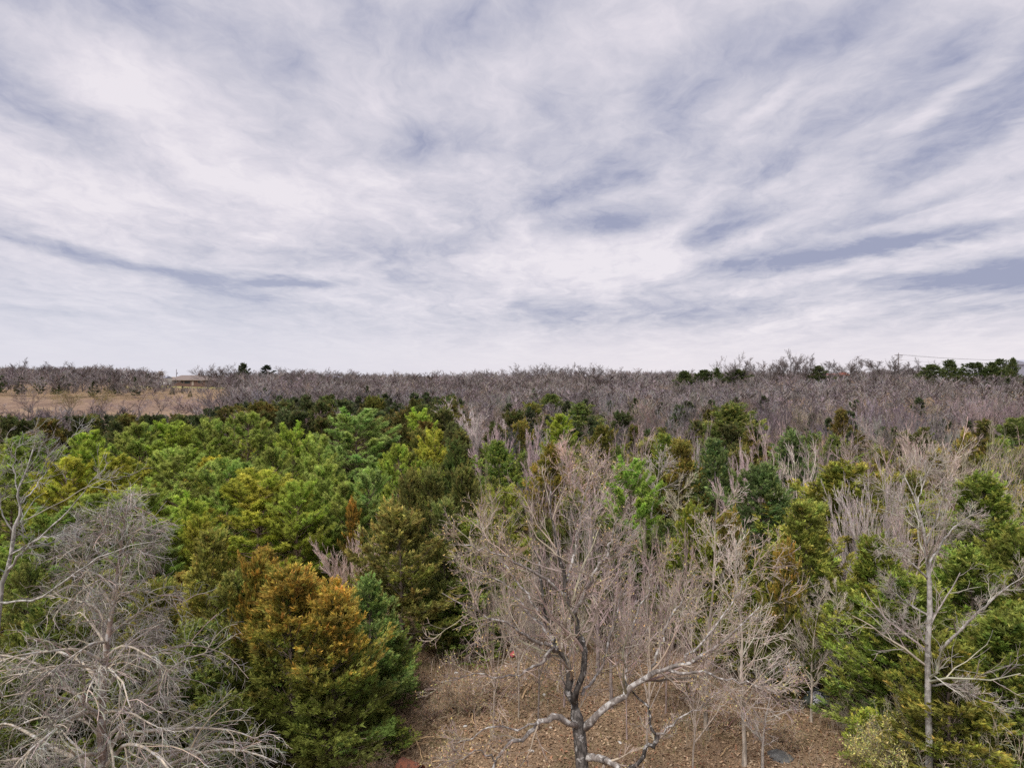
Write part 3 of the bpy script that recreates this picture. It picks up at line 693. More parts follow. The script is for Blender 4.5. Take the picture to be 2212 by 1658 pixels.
# skyline trees, given by depth
sky_trees = [
 ('bare', 45, 772, 50, 290, 'mid', 'wide bare oak at the far left skyline'), ('bare', 112, 780, 50, 292, 'mid', 'second bare oak of the far left skyline'),
 ('bare', 178, 780, 60, 285, 'mid', 'bare crown with green tinge on the far left skyline'), ('bare', 232, 788, 40, 300, 'mid', 'small bare tree right of the far left oaks'),
 ('bare', 285, 792, 45, 300, 'mid', 'bare tree left of the orange-brown crown'), ('bare', 325, 797, 40, 310, 'mid', 'bare tree closest to the orange-brown crown'),
 ('cedar', 345, 801, 30, 330, 'far', 'rounded orange-brown crown left of the brown-roofed house'),
 ('bare', 448, 784, 52, 320, 'mid', 'bare tree right beside the brown-roofed house'), ('bare', 492, 782, 56, 320, 'mid', 'bare tree with rounded crown right of the brown-roofed house'),
 ('cedar', 527, 783, 26, 318, 'mid', 'narrow dark spruce-like evergreen on the left skyline'),
 ('cedar', 578, 787, 44, 320, 'far', 'rounded dark evergreen on the left skyline'), ('bare', 625, 790, 50, 330, 'mid', 'bare tree right of the rounded skyline evergreen'),
 ('bare', 700, 793, 50, 350, 'mid', 'bare tree above the pale shed'), ('bare', 755, 796, 50, 370, 'mid', 'bare tree right of the pale shed'),
 ('bare', 1040, 795, 30, 430, 'mid', 'thin bare tree on the skyline left of centre'), ('bare', 1125, 784, 52, 400, 'mid', 'leftmost of the tall bare trees on the central skyline'),
 ('bare', 1165, 783, 50, 400, 'mid', 'second from left of the tall central skyline trees'), ('bare', 1205, 786, 46, 400, 'mid', 'third from left of the tall central skyline trees'),
 ('bare', 1245, 782, 50, 400, 'mid', 'fourth from left of the tall central skyline trees'), ('bare', 1290, 782, 52, 395, 'mid', 'rounded fifth of the tall central skyline trees'),
 ('bare', 1335, 791, 34, 400, 'mid', 'rightmost small one of the tall central skyline trees'),
 ('bare', 1592, 760, 70, 245, 'mid', 'round bare crown alone on the skyline right of centre'), ('bare', 1665, 768, 74, 245, 'mid', 'wide bare crown left of the tallest skyline tree'),
 ('bare', 1708, 754, 56, 245, 'mid', 'tallest bare tree on the right skyline'), ('bare', 1742, 764, 64, 245, 'mid', 'bare crown right behind the tallest skyline tree'),
 ('bare', 1835, 767, 76, 245, 'mid', 'bluish bare tree right of the red roof'), ('bare', 1915, 766, 84, 235, 'mid', 'crooked spreading bare tree beside the utility pole'),
 ('bare', 1985, 772, 60, 235, 'mid', 'thin bare branches right of the utility pole'), ('bare', 1785, 783, 40, 245, 'mid', 'low bare tree left of the red roof'),
 ('cedar', 1590, 797, 56, 245, 'mid', 'dark cedar under the lone round bare crown'), ('cedar', 1548, 793, 26, 245, 'mid', 'pointed cedar left of the lone round crown'),
 ('cedar', 1520, 798, 50, 245, 'mid', 'dark cedar clump member left of the pointed skyline cedar'), ('cedar', 1480, 800, 50, 245, 'mid', 'leftmost dark cedar on the right skyline'),
 ('cedar', 1766, 789, 36, 245, 'mid', 'small dark cedar left of the red roof'), ('cedar', 1893, 806, 24, 262, 'mid', 'small round shrub below the crooked spreading tree'),
 ('cedar', 2010, 786, 50, 225, 'mid', 'leftmost of the dark evergreens on the right skyline'), ('cedar', 2052, 776, 46, 225, 'mid', 'pointed evergreen, second of the dark right skyline row'),
 ('cedar', 2105, 782, 56, 225, 'mid', 'broad evergreen in the middle of the dark right skyline row'), ('cedar', 2142, 781, 40, 225, 'mid', 'evergreen left of the spiky last one on the right skyline'),
 ('cedar', 2160, 774, 34, 228, 'mid', 'spiky evergreen at the end of the dark right skyline row'), ('cedar', 2186, 772, 26, 215, 'mid', 'narrow evergreen touching the grey building'),
]
for (k, px, yt, w, Y, st, lb) in sky_trees:
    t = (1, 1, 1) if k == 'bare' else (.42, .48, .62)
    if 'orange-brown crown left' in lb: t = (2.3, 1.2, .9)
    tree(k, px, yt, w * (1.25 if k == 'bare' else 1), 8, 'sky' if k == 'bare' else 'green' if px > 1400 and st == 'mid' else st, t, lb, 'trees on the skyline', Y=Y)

# ------------------------------------------------------------------ the rest of the wood
def keep_house(x, y): return (np.hypot((x + 165) / 18, (y - 345) / 14) > 1) & (np.hypot(x - 160, y - 330) > 12) & (np.hypot(x - 200, y - 262) > 10)
rngw = np.random.default_rng(77)
cells = {}
def ok(x, y, r):
    cx, cy = int(x // 6), int(y // 6); 
    for a in range(cx - 1, cx + 2):
        for b in range(cy - 1, cy + 2):
            for (u, v, s) in cells.get((a, b), ()):
                if (u - x) ** 2 + (v - y) ** 2 < ((r + s) * .5) ** 2: return False
    cells.setdefault((cx, cy), []).append((x, y, r)); return True
for (x, y, r) in PLACED: cells.setdefault((int(x // 6), int(y // 6)), []).append((x, y, r * 1.6))
cand = []
CAPX = [-300, 0, 250, 330, 358, 368, 442, 452, 600, 800, 1060, 1400, 1700, 1760, 1835, 1860, 2000, 2212, 2600]
CAPY = [790, 790, 794, 803, 814, 831, 831, 806, 802, 806, 804, 801, 800, 807, 807, 800, 799, 804, 804]
def cap_h(x, y, z, px, kind):
    row = np.interp(px, CAPX, CAPY) + rngw.exponential(9) * (1.6 if y < 200 else 1)
    if px < 440 and y < 152: row = max(row, (892 if kind == 'cedar' else 868) + rngw.exponential(6) + (px < 200) * 4)
    elif px < 1000 and y < 140 and kind == 'cedar': row = max(row, np.interp(px, [440, 620, 900, 1000], [880, 848, 842, 840]) + rngw.exponential(7))
    if 1990 < px and 190 < y: row = max(row, 826)
    if px > 1000 and y < 78: row = max(row, 905 + rngw.exponential(18))
    elif px > 1000 and y < 130: row = max(row, 848 + rngw.exponential(10))
    if y > 240 and not (335 < px < 455): row = row - rngw.uniform(0, 6) - (rngw.uniform(3, 12) if rngw.uniform() < .13 else 0)
    return CAM_H - (row - HZ) / F * y - z
for (Y0, Y1, sp, n) in [(26, 48, 2.0, 1300), (48, 75, 2.3, 2600), (75, 120, 2.9, 4200), (120, 200, 4.1, 6000), (236, 262, 4.0, 3000), (200, 330, 5.6, 7000), (330, 520, 7.2, 7000)]:
    Ys = np.sqrt(rngw.uniform(Y0 ** 2, Y1 ** 2, n)); a = rngw.uniform(-.95, .95, n); xs = Ys * a
    fmk = field_mask(xs, Ys) | lawn_mask(xs, Ys) | ~keep_house(xs, Ys)
    for x, y, bad, a_, rd in zip(xs, Ys, fmk, a, rngw.uniform(size=n)):
        px = 1106 + a_ * F
        if bad or (sp == 4.0 and px > 440): continue
        if y < 48 and 950 < px < 1680: continue                 # room behind the clearing is planted by hand
        if y < 30 and px > 880: continue
        left = px < 1000
        if left:
            band = 118 if px < 420 else 118 + (px - 420) * .06
            if y < 52: kind = 'pine' if (rd < .6 and px < 850) else 'cedar'
            elif y < 66: kind = 'pine' if (rd < .35 and px < 800) else 'cedar'
            elif y < band: kind = 'cedar' if rd < .86 else 'bare'
            elif y < 154 and px < 430: 
                if rd > .14: continue
                kind = 'bare' if rd < .11 else 'cedar'
            elif px < 430 and 236 < y < 262: kind = 'cedar' if rd < .22 else 'bare'
            else: kind = 'bare' if rd < .975 - .08 * (math.sin(x * .045 + 1) * math.sin(y * .03) > .3) else 'cedar'
        else:
            pc = .62 if y < 60 else .46 if y < 85 else .16 if y < 130 else .03 + .14 * (math.sin(x * .05 + 2) * math.sin(y * .035 + 1) > .35)
            if px > 1900 and y > 60: pc *= .75
            kind = 'cedar' if rd < pc else 'bare'
            under = 40 < y < 125 and kind == 'bare' and rd > .72
            if under: kind = 'cedar'
        if not ok(x, y, sp): continue
        if y < 48: h = rngw.uniform(4.2, 6.3) if (px > 1500 and y > 34) else rngw.uniform(3.2, 4.8)
        elif kind == 'cedar' and px < 880 and y < 66: h = rngw.uniform(3.6, 5.2)
        elif px >= 1000 and 40 < y < 125 and kind == 'cedar' and rd > .72: h = rngw.uniform(3.2, 5.0)
        elif kind == 'cedar': h = rngw.uniform(7.0, 9.3) if (px < 1000 and 66 < y < 140) else rngw.uniform(5.2, 8.0)
        elif px < 430 and y > 236: h = rngw.uniform(3, 5) if (y < 262 and rd < .55) else rngw.uniform(9.5, 14)
        elif kind == 'pine': h = rngw.uniform(4.6, 6.4)
        else: h = rngw.uniform(6.6, 9.0) if y < 240 else rngw.uniform(7, 12.5)
        z = float(terrain(x, y)); h = min(h, cap_h(x, y, z, px, kind))
        if h < 2.2: continue
        cand.append((h / y, kind, x, y, h, px))
cand.sort(reverse=True)
rest = []
ANCH = [(775, 930, 'the big round blue-green pine'), (530, 910, 'the tallest broad pine'), (250, 990, 'the yellow-topped pine'), (560, 1060, 'the big yellow-green pine'),
        (80, 1000, 'the left-edge grey limbs'), (640, 1260, 'the orange cedars'), (868, 1120, 'the golden brown cedar'), (770, 1150, 'the fan of whitish stems'),
        (1032, 900, 'the wide fan of grey stems'), (1210, 920, 'the slim lime pine'), (1366, 1030, 'the single bright green pine'), (1575, 920, 'the tall conical cedar'),
        (1727, 980, 'the whitish bare tree'), (1828, 1050, 'the green pyramid cedar'), (1742, 1110, 'the yellowish feathery cedar'), (1990, 950, 'the very broad bare tree'),
        (2130, 1060, 'the tall right-edge cedar'), (2003, 1150, 'the white-barked trunk'), (1250, 1100, 'the old gnarled tree'), (400, 820, 'the brown-roofed house'), (1800, 803, 'the red roof'),
        (1941, 800, 'the right utility pole'), (200, 870, 'the tan field'), (2100, 790, 'the skyline evergreens'), (1592, 800, 'the round skyline crown'), (1225, 800, 'the central skyline trees'),
        (650, 860, 'the left skyline evergreens'), (900, 860, 'the low middle skyline')]
TINTN = {}
def glabel(kind, x, y, h, px, tn):
    py = HZ + (CAM_H - float(terrain(x, y)) - h) * F / y
    ax, ay, an = min(ANCH, key=lambda q_: (q_[0] - px) ** 2 + 2.2 * (q_[1] - py) ** 2)
    dx, dy = px - ax, py - ay; d = math.hypot(dx, dy)
    side = ('right of' if dx > 0 else 'left of') if abs(dx) > abs(dy) * 1.3 else ('above' if dy < 0 else 'below') if abs(dy) > abs(dx) * 1.3 else ('above right of' if dx > 0 else 'above left of') if dy < 0 else ('below right of' if dx > 0 else 'below left of')
    size = 'low' if h < 4.8 else 'tall' if h > 7.6 else 'mid-sized'
    near = 'just' if d < 70 else 'some way'
    base = {'pine': 'pine', 'cedar': 'cedar', 'bare': 'bare tree'}[kind]
    grp = {'pine': 'pines filling the stand', 'cedar': 'cedars of the wood', 'bare': 'bare trees of the wood'}[kind]
    return ('%s %s %s' % (size, tn.replace('greenish grey', 'greenish'), base), '%s %s' % (side if d < 70 else 'well ' + side, an.replace('the big ', 'the ').replace('the very ', 'the '))), grp, py
ORD = ['leftmost', 'second', 'third', 'fourth', 'fifth', 'sixth', 'seventh', 'eighth', 'ninth', 'tenth', 'eleventh', 'twelfth']
TN = {'pine': ['green', 'light green', 'yellow-green', 'dark green', 'blue-green'], 'cedar': ['green', 'olive', 'dark', 'fresh green', 'brownish', 'dull green'], 'bare': ['pinkish', 'mauve', 'grey', 'tan', 'dusky', 'greenish grey']}
LAB = {}
for (sz, kind, x, y, h, px) in cand:
    lim = 298
    if CNT[kind] >= lim or (y > 128 and abs(px - 1106) > 1250) : rest.append((kind, x, y, h, px)); continue
    CNT[kind] += 1
    z = float(terrain(x, y)); ti = int(rngw.integers(5 if kind == 'pine' else 6)); key, grp, py = glabel(kind, x, y, h, px, TN[kind][ti]); lb = None
    v = rngw.uniform(.82, 1.18); hj = rngw.normal(0, .06)
    if kind == 'pine':
        p = PIN[int(rngw.integers(5))]; R = h * rngw.uniform(.27, .36); tint = [Wt, LIME, YL, DEEP, BLU][ti]
        nm, cat = 'pine_tree', 'pine tree'
    elif kind == 'cedar':
        if y < 60: p = CED[['green', 'gold'][int(rngw.integers(2))]][int(rngw.integers(2))]
        else: p = CED['mid'][int(rngw.integers(4))]
        R = h * rngw.uniform(.26, .38); tint = [Wt, (1.1, .98, .85), DK, VG, (1.15, .92, .8), (.9, .9, .95)][ti]
        nm, cat = 'cedar_tree', 'cedar tree'
    else:
        L = BARE['spread'] + BARE['upright'][:1] + BARE['broom'] if y < 58 else BARE['mid']
        p = L[int(rngw.integers(len(L)))]; R = h * rngw.uniform(.28, .42)
        tint = [PKT, PUR, GRY, (1.05, .98, .9), (.82, .8, .82), LICH][ti]
        nm, cat = 'bare_tree', 'bare tree'
    LAB.setdefault(key, []).append((px, put(p, nm, 'crown', (x, y, z - .05), h, R, lb, cat, grp, tuple(np.array(tint) * v * np.array([1 + hj, 1, 1 - hj])), rngw.uniform(0, 6.28), lean=tuple(rngw.normal(0, .03, 2)))))
for (what, where), L_ in LAB.items():
    L_.sort(key=lambda q_: q_[0])
    for i_, (px, o_) in enumerate(L_):
        if len(L_) == 1: o_['label'] = 'the %s %s' % (what, where)
        elif i_ == 0: o_['label'] = 'leftmost %s %s' % (what, where)
        elif i_ == len(L_) - 1: o_['label'] = 'rightmost %s %s' % (what, where)
        else: o_['label'] = '%s %s from left %s' % (ORD[min(i_, 11)], what.replace('mid-sized ', ''), where)

# everything farther off reads as one mass: a single object made of instanced trees
def far_wood(rest):
    colx = bpy.data.collections.new('far_tree_kinds')
    for i_, p in enumerate(BARE['far'] + CED['far']):
        o = bpy.data.objects.new('kind_%02d' % i_, p['cm']); colx.objects.link(o)
    n = len(rest); V = np.array([(x, y, float(terrain(x, y)) - .1) for (_, x, y, h, _p) in rest])
    me = bpy.data.meshes.new('distant_woodland'); me.from_pydata(V.tolist(), [], [])
    idx = np.array([(int(rngw.integers(4)) if rngw.uniform() < .45 else int((math.sin(x * .05 + math.sin(y * .02) * 2) * 2 + math.cos(y * .028 + x * .011) * 2 + 8) % 4)) if k != 'cedar' else 4 + int(rngw.integers(3)) for (k, x, y, h_, p_) in rest], np.int32)
    H = np.array([h for (_, _x, _y, h, _p) in rest])
    pr = BARE['far'] + CED['far']; s = H / np.array([pr[i_]['H'] for i_ in idx]); w = s * rngw.uniform(1.0, 1.7, n)
    w = np.where(idx >= 4, H * rngw.uniform(.25, .38, n) / np.array([pr[i_]['R'] for i_ in idx]), w)
    a = me.attributes.new('k', 'INT', 'POINT'); a.data.foreach_set('value', idx)
    a = me.attributes.new('s', 'FLOAT_VECTOR', 'POINT'); a.data.foreach_set('vector', np.stack([w, w, s], -1).astype(np.float32).ravel())
    a = me.attributes.new('r', 'FLOAT_VECTOR', 'POINT'); a.data.foreach_set('vector', np.stack([0 * w, 0 * w, rngw.uniform(0, 6.28, n)], -1).astype(np.float32).ravel())
    o = link('distant_woodland', me); tag(o, 'mass of leafless brown woodland with few dark cedars stretching to the horizon', 'woodland', kind='stuff')
    ng = bpy.data.node_groups.new('far_wood', 'GeometryNodeTree')
    ng.interface.new_socket('Geometry', in_out='INPUT', socket_type='NodeSocketGeometry'); ng.interface.new_socket('Geometry', in_out='OUTPUT', socket_type='NodeSocketGeometry')
    N = ng.nodes; gi = N.new('NodeGroupInput'); go = N.new('NodeGroupOutput')
    ip = N.new('GeometryNodeInstanceOnPoints'); ci = N.new('GeometryNodeCollectionInfo')
    ci.inputs[0].default_value = colx; ci.inputs[1].default_value = True; ci.inputs[2].default_value = True
    def at(nm, ty):
        q_ = N.new('GeometryNodeInputNamedAttribute'); q_.data_type = ty; q_.inputs[0].default_value = nm; return q_.outputs[0]
    L = ng.links
    L.new(gi.outputs[0], ip.inputs['Points']); L.new(ci.outputs[0], ip.inputs['Instance']); ip.inputs['Pick Instance'].default_value = True
    L.new(at('k', 'INT'), ip.inputs['Instance Index']); L.new(at('s', 'FLOAT_VECTOR'), ip.inputs['Scale']); L.new(at('r', 'FLOAT_VECTOR'), ip.inputs['Rotation'])
    L.new(ip.outputs[0], go.inputs[0])
    md = o.modifiers.new('far_wood', 'NODES'); md.node_group = ng
far_wood(rest)

# ------------------------------------------------------------------ the old tree at the centre
def spline(pts, n):
    """smooth polyline through points (x,y,z,r)"""
    pts = np.asarray(pts, float); m = len(pts); t = np.linspace(0, m - 1, n); out = np.empty((n, 4))
    e = np.vstack([2 * pts[0] - pts[1], pts, 2 * pts[-1] - pts[-2]])
    for k_, tt in enumerate(t):
        i_ = min(int(tt), m - 2); f = tt - i_; p0, p1, p2, p3 = e[i_], e[i_ + 1], e[i_ + 2], e[i_ + 3]
        out[k_] = .5 * ((2 * p1) + (-p0 + p2) * f + (2 * p0 - 5 * p1 + 4 * p2 - p3) * f * f + (-p0 + 3 * p1 - 3 * p2 + p3) * f ** 3)
    out[:, 3] = np.maximum(out[:, 3], .004); return out
def traced(pts, Y0, n=12, rng=None, wob=.0):
    w = np.array([[*PT(px, py, Y0 + dy), r] for (px, py, dy, r) in pts])
    s = spline(w, n)
    if rng is not None: s[1:-1, :3] += rng.normal(0, wob, (n - 2, 3)) 
    return s
def knobbly(rng, mb, s, k, col, amp=.12):
    """one limb as a tube with an uneven girth"""
    n = len(s); mb_ = MB(); tubes(mb_, s[None, :, :3], s[None, :, 3] * (1 + rng.normal(0, amp, (1, n))), k, np.array(col)[None, None], True)
    V = mb_.V[0]; c = np.repeat(s[:, :3], k, 0); V = c + (V - c) * (1 + rng.normal(0, amp * .6, (len(V), 1)))
    mb.add(V, mb_.F[0], col)

def old_tree():
    rng = np.random.default_rng(900); Y0 = 16.
    x0, z0 = PT(1272, 1900, Y0)[0], float(terrain(0.5, Y0))
    root = empty('old_tree', (x0, Y0, z0))
    tag(root, 'old gnarled tree with black and white patched bark rising from bottom centre', 'bare tree')
    inv = np.array([x0, Y0, z0])
    limbs = {
     'trunk': [(1276, 1925, 0, .27), (1270, 1800, 0, .235), (1260, 1680, 0, .21), (1254, 1610, 0, .195), (1250, 1570, 0, .165), (1242, 1530, 0, .12)],
     'limb': [
      [(1250, 1580, 0, .16), (1233, 1495, .1, .135), (1224, 1435, .2, .12), (1208, 1402, .3, .105), (1180, 1340, .6, .075), (1172, 1270, .9, .05), (1150, 1180, 1.1, .02)],
      [(1240, 1515, 0, .13), (1262, 1445, -.1, .12), (1258, 1385, 0, .115), (1240, 1335, .1, .105), (1222, 1270, .3, .085), (1208, 1200, .3, .06), (1195, 1120, .5, .03), (1190, 1060, .6, .012)],
      [(1238, 1330, .1, .08), (1268, 1270, -.2, .06), (1305, 1200, -.5, .045), (1335, 1120, -.8, .015)],
      [(1222, 1260, .3, .06), (1245, 1180, .8, .045), (1260, 1080, 1.2, .02), (1290, 1000, 1.4, .01)],
      [(1210, 1404, .3, .075), (1180, 1390, 0, .07), (1150, 1385, -.3, .055), (1105, 1350, -.8, .042), (1040, 1325, -1.2, .03), (955, 1280, -1.6, .012)],
      [(1196, 1398, .1, .06), (1168, 1428, -.3, .05), (1135, 1448, -.5, .042), (1095, 1462, -.7, .03), (1035, 1455, -1., .022), (960, 1470, -1.2, .01)],
      [(1226, 1290, .3, .06), (1160, 1240, 0, .045), (1075, 1195, -.3, .03), (985, 1170, -.4, .012)],
      [(1208, 1400, .4, .07), (1150, 1330, 1.2, .05), (1090, 1260, 1.8, .035), (1010, 1225, 2.2, .012)],
      [(1180, 1340, .6, .05), (1120, 1260, 1.0, .035), (1065, 1180, 1.3, .02), (1030, 1120, 1.4, .01)],
      [(1262, 1570, 0, .15), (1300, 1535, -.2, .135), (1345, 1502, -.4, .12), (1385, 1470, -.5, .10), (1425, 1449, -.6, .085), (1490, 1430, -.8, .062), (1560, 1390, -1, .045), (1640, 1310, -1.2, .018)],
      [(1440, 1446, -.6, .055), (1520, 1452, -1.1, .042), (1600, 1472, -1.5, .03), (1690, 1500, -1.8, .012)],
      [(1400, 1462, -.5, .06), (1422, 1400, -.1, .045), (1452, 1330, .3, .035), (1500, 1240, .7, .012)],
      [(1350, 1498, -.4, .06), (1352, 1420, .4, .05), (1380, 1320, 1.0, .035), (1420, 1220, 1.4, .015)],
      [(1480, 1432, -.8, .045), (1540, 1360, -.3, .035), (1600, 1270, 0, .02), (1640, 1200, .2, .01)],
      [(1246, 1566, -.1, .12), (1205, 1547, -.3, .115), (1168, 1558, -.5, .09), (1142, 1588, -.6, .075), (1100, 1606, -.8, .06), (1082, 1622, -.9, .055), (1068, 1650, -1., .045), (1040, 1740, -1.2, .02)],
      [(1168, 1560, -.5, .045), (1120, 1569, -.8, .036), (1050, 1574, -1.1, .026), (985, 1608, -1.3, .012)],
      [(1072, 1645, -1., .035), (1035, 1620, -1.2, .026), (990, 1640, -1.4, .018), (930, 1660, -1.5, .008)],
      [(1262, 1632, 0, .14), (1300, 1640, -.4, .12), (1350, 1668, -.9, .095), (1430, 1720, -1.5, .05)],
      [(1355, 1665, -.9, .085), (1374, 1648, -.9, .075), (1402, 1612, -.8, .075), (1416, 1606, -.8, .06), (1410, 1570, -.7, .05), (1392, 1525, -.5, .04), (1345, 1462, -.1, .02)],
      [(1416, 1606, -.8, .045), (1440, 1570, -1., .035), (1500, 1530, -1.3, .02), (1560, 1490, -1.5, .01)],
      [(1258, 1500, .0, .06), (1300, 1440, .6, .05), (1322, 1360, 1.2, .04), (1345, 1270, 1.6, .015)],
      [(1256, 1600, .1, .07), (1240, 1540, .9, .055), (1216, 1460, 1.6, .045), (1190, 1320, 2.4, .02)],
     ]}
    dark = (.065, .058, .053); pale = (.19, .165, .15)
    mb = MB(); s = traced(limbs['trunk'], Y0, 12); s[:, :3] -= inv; s[:, 3] *= .85; knobbly(rng, mb, s, 14, (.10, .09, .083), .10)
    link('trunk', mb.mesh('old_trunk', M_DARKBARK, True), root)
    allP = []
    for li, l in enumerate(limbs['limb']):
        n = 18; s = traced(l, Y0, n, rng, .03); s[:, :3] -= inv; s[:, 3] *= .64
        mb = MB(); dk = li in (0, 1, 18, 21); knobbly(rng, mb, s, 8, dark if dk else pale, .09)
        link('limb', mb.mesh('old_limb', M_DARKBARK if dk else M_PALEBARK, True), root)
        allP.append(s)
    P = np.array([s[:, :3] for s in allP]); R = np.array([s[:, 3] for s in allP])
    mb = MB(); cc = lambda n, base: cvar(rng, base, n, .16, .05)[:, None, :]
    t1 = np.array((.31, .26, .21)); t2 = np.array((.33, .27, .245))
    spar = np.array([li in (14, 15, 16, 17, 18, 19) for li in range(len(P))])
    P1a, R1a = grow(rng, P[~spar], R[~spar], 12, .22, 1., 42, .44, 10, .13, .035, .5, .010, .3, .45, curl=.02, Lmin=.6)
    P1b, R1b = grow(rng, P[spar], R[spar], 6, .3, 1., 42, .30, 10, .13, .02, .5, .009, .3, .45, curl=.03, Lmin=.3)
    P1, R1 = np.concatenate([P1a, P1b]), np.concatenate([R1a, R1b])
    tubes(mb, P1, R1, 5, cc(len(P1), t1))
    P2, R2 = grow(rng, P1, R1, 7, .12, 1., 38, .55, 6, .13, .03, .55, .0062, .4, .45, curl=.03, Lmin=.3)
    tubes(mb, P2, R2, 3, cc(len(P2), t1 * .5 + t2 * .5))
    P3, R3 = grow(rng, P2, R2, 4, .15, 1., 38, .55, 4, .14, .03, .6, .0048, .5, .4, Lmin=.12)
    tubes(mb, P3, R3, 3, cc(len(P3), t2))
    e = P3[rng.uniform(size=len(P3)) < .8][:, -1]; cb = cvar(rng, (.40, .32, .14), len(e), .25, .1)
    blades(mb, rng, e, rng.normal(size=e.shape) + [0, 0, .5], rng.uniform(.03, .06, len(e)), rng.uniform(.02, .035, len(e)), cb, cb)
    NTRI[0] += mb.ntri()
    link('crown', mb.mesh('old_twigs', M_TWIG), root).color = (1.12, 1.1, 1.08, 1)
old_tree()

# ------------------------------------------------------------------ the drooping grey tree at the lower left
def weeping_tree():
    rng = np.random.default_rng(901); Y0 = 13.5
    top = PT(268, 1090, Y0); x0 = PT(222, 1658, Y0)[0]; z0 = float(terrain(x0, Y0))
    root = empty('drooping_tree', (x0, Y0, z0))
    tag(root, 'dense grey drooping tree with arching bare branches filling the lower left corner', 'bare tree')
    H = top[2] - z0; dx = top[0] - x0
    tz = np.linspace(0, 1, 14)
    T = np.stack([dx * tz ** 3 + .05 * np.sin(tz * 9), .1 * np.sin(tz * 7), tz * H], -1)
    TR = np.interp(tz, [0, .1, .6, 1], [.16, .13, .07, .012])
    mb = MB(); knobbly(rng, mb, np.concatenate([T, TR[:, None]], 1), 9, (.26, .20, .165), .06)
    link('trunk', mb.mesh('drooping_trunk', M_PALEBARK, True), root)
    nb = 66; u = np.concatenate([np.linspace(.16, .97, nb - 12), rng.uniform(.3, .7, 12)]); az = np.arange(nb) * 2.399 + rng.normal(0, .3, nb)
    el = np.radians(np.interp(u, [0, .6, 1], [28, 38, 60])) + rng.normal(0, .15, nb)
    L = 5.2 * np.clip(1.06 - u, .06, 1) ** 1.0 * rng.uniform(.7, 1.15, nb)
    st = np.stack([np.interp(u, tz, T[:, i_]) for i_ in range(3)], -1)
    d = np.stack([np.cos(az) * np.cos(el), np.sin(az) * np.cos(el), np.sin(el)], -1)
    P = np.empty((nb, 11, 3)); P[:, 0] = st
    for s_ in range(1, 11):
        P[:, s_] = P[:, s_ - 1] + d * (L / 10)[:, None]
        d = nrm(d + rng.normal(0, .09, d.shape) + np.array([0, 0, -.145]))
    R = np.linspace(1, .25, 11)[None] * (.013 + .0105 * L)[:, None]
    for k_ in range(nb):
        if k_ % 1 == 0:
            mb = MB(); knobbly(rng, mb, np.concatenate([P[k_], R[k_][:, None]], 1), 6, np.array((.52, .45, .36)) * rng.uniform(.6, 1.1), .07)
            link('branch', mb.mesh('drooping_branch', M_PALEBARK, True), root)
    mb = MB(); cc = lambda n, b: cvar(rng, b, n, .2, .06)[:, None, :]
    c1 = np.array((.40, .35, .29)); c2 = np.array((.30, .28, .25))
    P1, R1 = grow(rng, P, R, 10, .12, 1., 46, .42, 8, .11, -.08, .5, .011, .3, .35, curl=.05, Lmin=.5)
    tubes(mb, P1, R1, 4, cc(len(P1), c1))
    P2, R2 = grow(rng, P1, R1, 6, .1, 1., 50, .55, 6, .20, -.12, .55, .0062, .4, .35, curl=.06, Lmin=.3)
    tubes(mb, P2, R2, 3, cc(len(P2), c2))
    P3, R3 = grow(rng, P2, R2, 2, .1, 1., 50, .6, 4, .18, -.12, .6, .0042, .5, .3, curl=.06, Lmin=.2)
    tubes(mb, P3, R3, 3, cc(len(P3), c2))
    NTRI[0] += mb.ntri()
    link('crown', mb.mesh('drooping_twigs', M_TWIG), root)
weeping_tree()

# ------------------------------------------------------------------ traced foreground trees
def traced_tree(name, label, seed, Y0, basepx, trunk, limbs, col, bark, c1, c2, n1=12, rt=.4, dens=(6, 4), tw=.007, cname='t', buds=None, base_drop=True, rs=1.):
    rng = np.random.default_rng(seed); b = PT(*basepx, Y0); z0 = float(terrain(b[0], Y0)); inv = np.array([b[0], Y0, z0])
    root = empty(name, inv); tag(root, label, 'bare tree')
    allP = []
    for li, l in enumerate([trunk] + limbs):
        s = traced(l, Y0, 16, rng, .012); s[:, :3] -= inv; s[:, 3] *= rs
        if li == 0 and base_drop: s = np.vstack([[s[0, 0], 0, -.1, s[0, 3] * 1.25], s])[:16]
        mb = MB(); knobbly(rng, mb, s, 9 if li == 0 else 6, col, .07)
        link('trunk' if li == 0 else 'limb', mb.mesh(cname + '_limb', bark, True), root); allP.append(s)
    P = np.array([s[:, :3] for s in allP]); R = np.array([s[:, 3] for s in allP])
    mb = MB(); cc = lambda n, b_: cvar(rng, b_, n, .16, .05)[:, None, :]
    P1, R1 = grow(rng, P, R, n1, .25, 1., 48, rt, 8, .14, .03, .5, tw * 1.5, .3, .45, curl=.03, Lmin=.4); tubes(mb, P1, R1, 4, cc(len(P1), np.array(c1)))
    P2, R2 = grow(rng, P1, R1, dens[0], .12, 1., 42, .55, 5, .14, .03, .55, tw, .4, .45, curl=.03, Lmin=.22); tubes(mb, P2, R2, 3, cc(len(P2), np.array(c1) * .5 + np.array(c2) * .5))
    P3, R3 = grow(rng, P2, R2, dens[1], .15, 1., 42, .55, 4, .14, .03, .6, tw * .8, .5, .4, Lmin=.12); tubes(mb, P3, R3, 3, cc(len(P3), np.array(c2)))
    if buds is not None:
        e = np.repeat(P3[:, -1], 2, 0); cb = cvar(rng, buds, len(e), .2, .08)
        blades(mb, rng, e + rng.normal(0, .04, e.shape), rng.normal(size=e.shape) + [0, 0, .5], rng.uniform(.04, .08, len(e)), rng.uniform(.03, .045, len(e)), cb, cb)
    NTRI[0] += mb.ntri(); link('crown', mb.mesh(cname + '_twigs', M_TWIG), root)

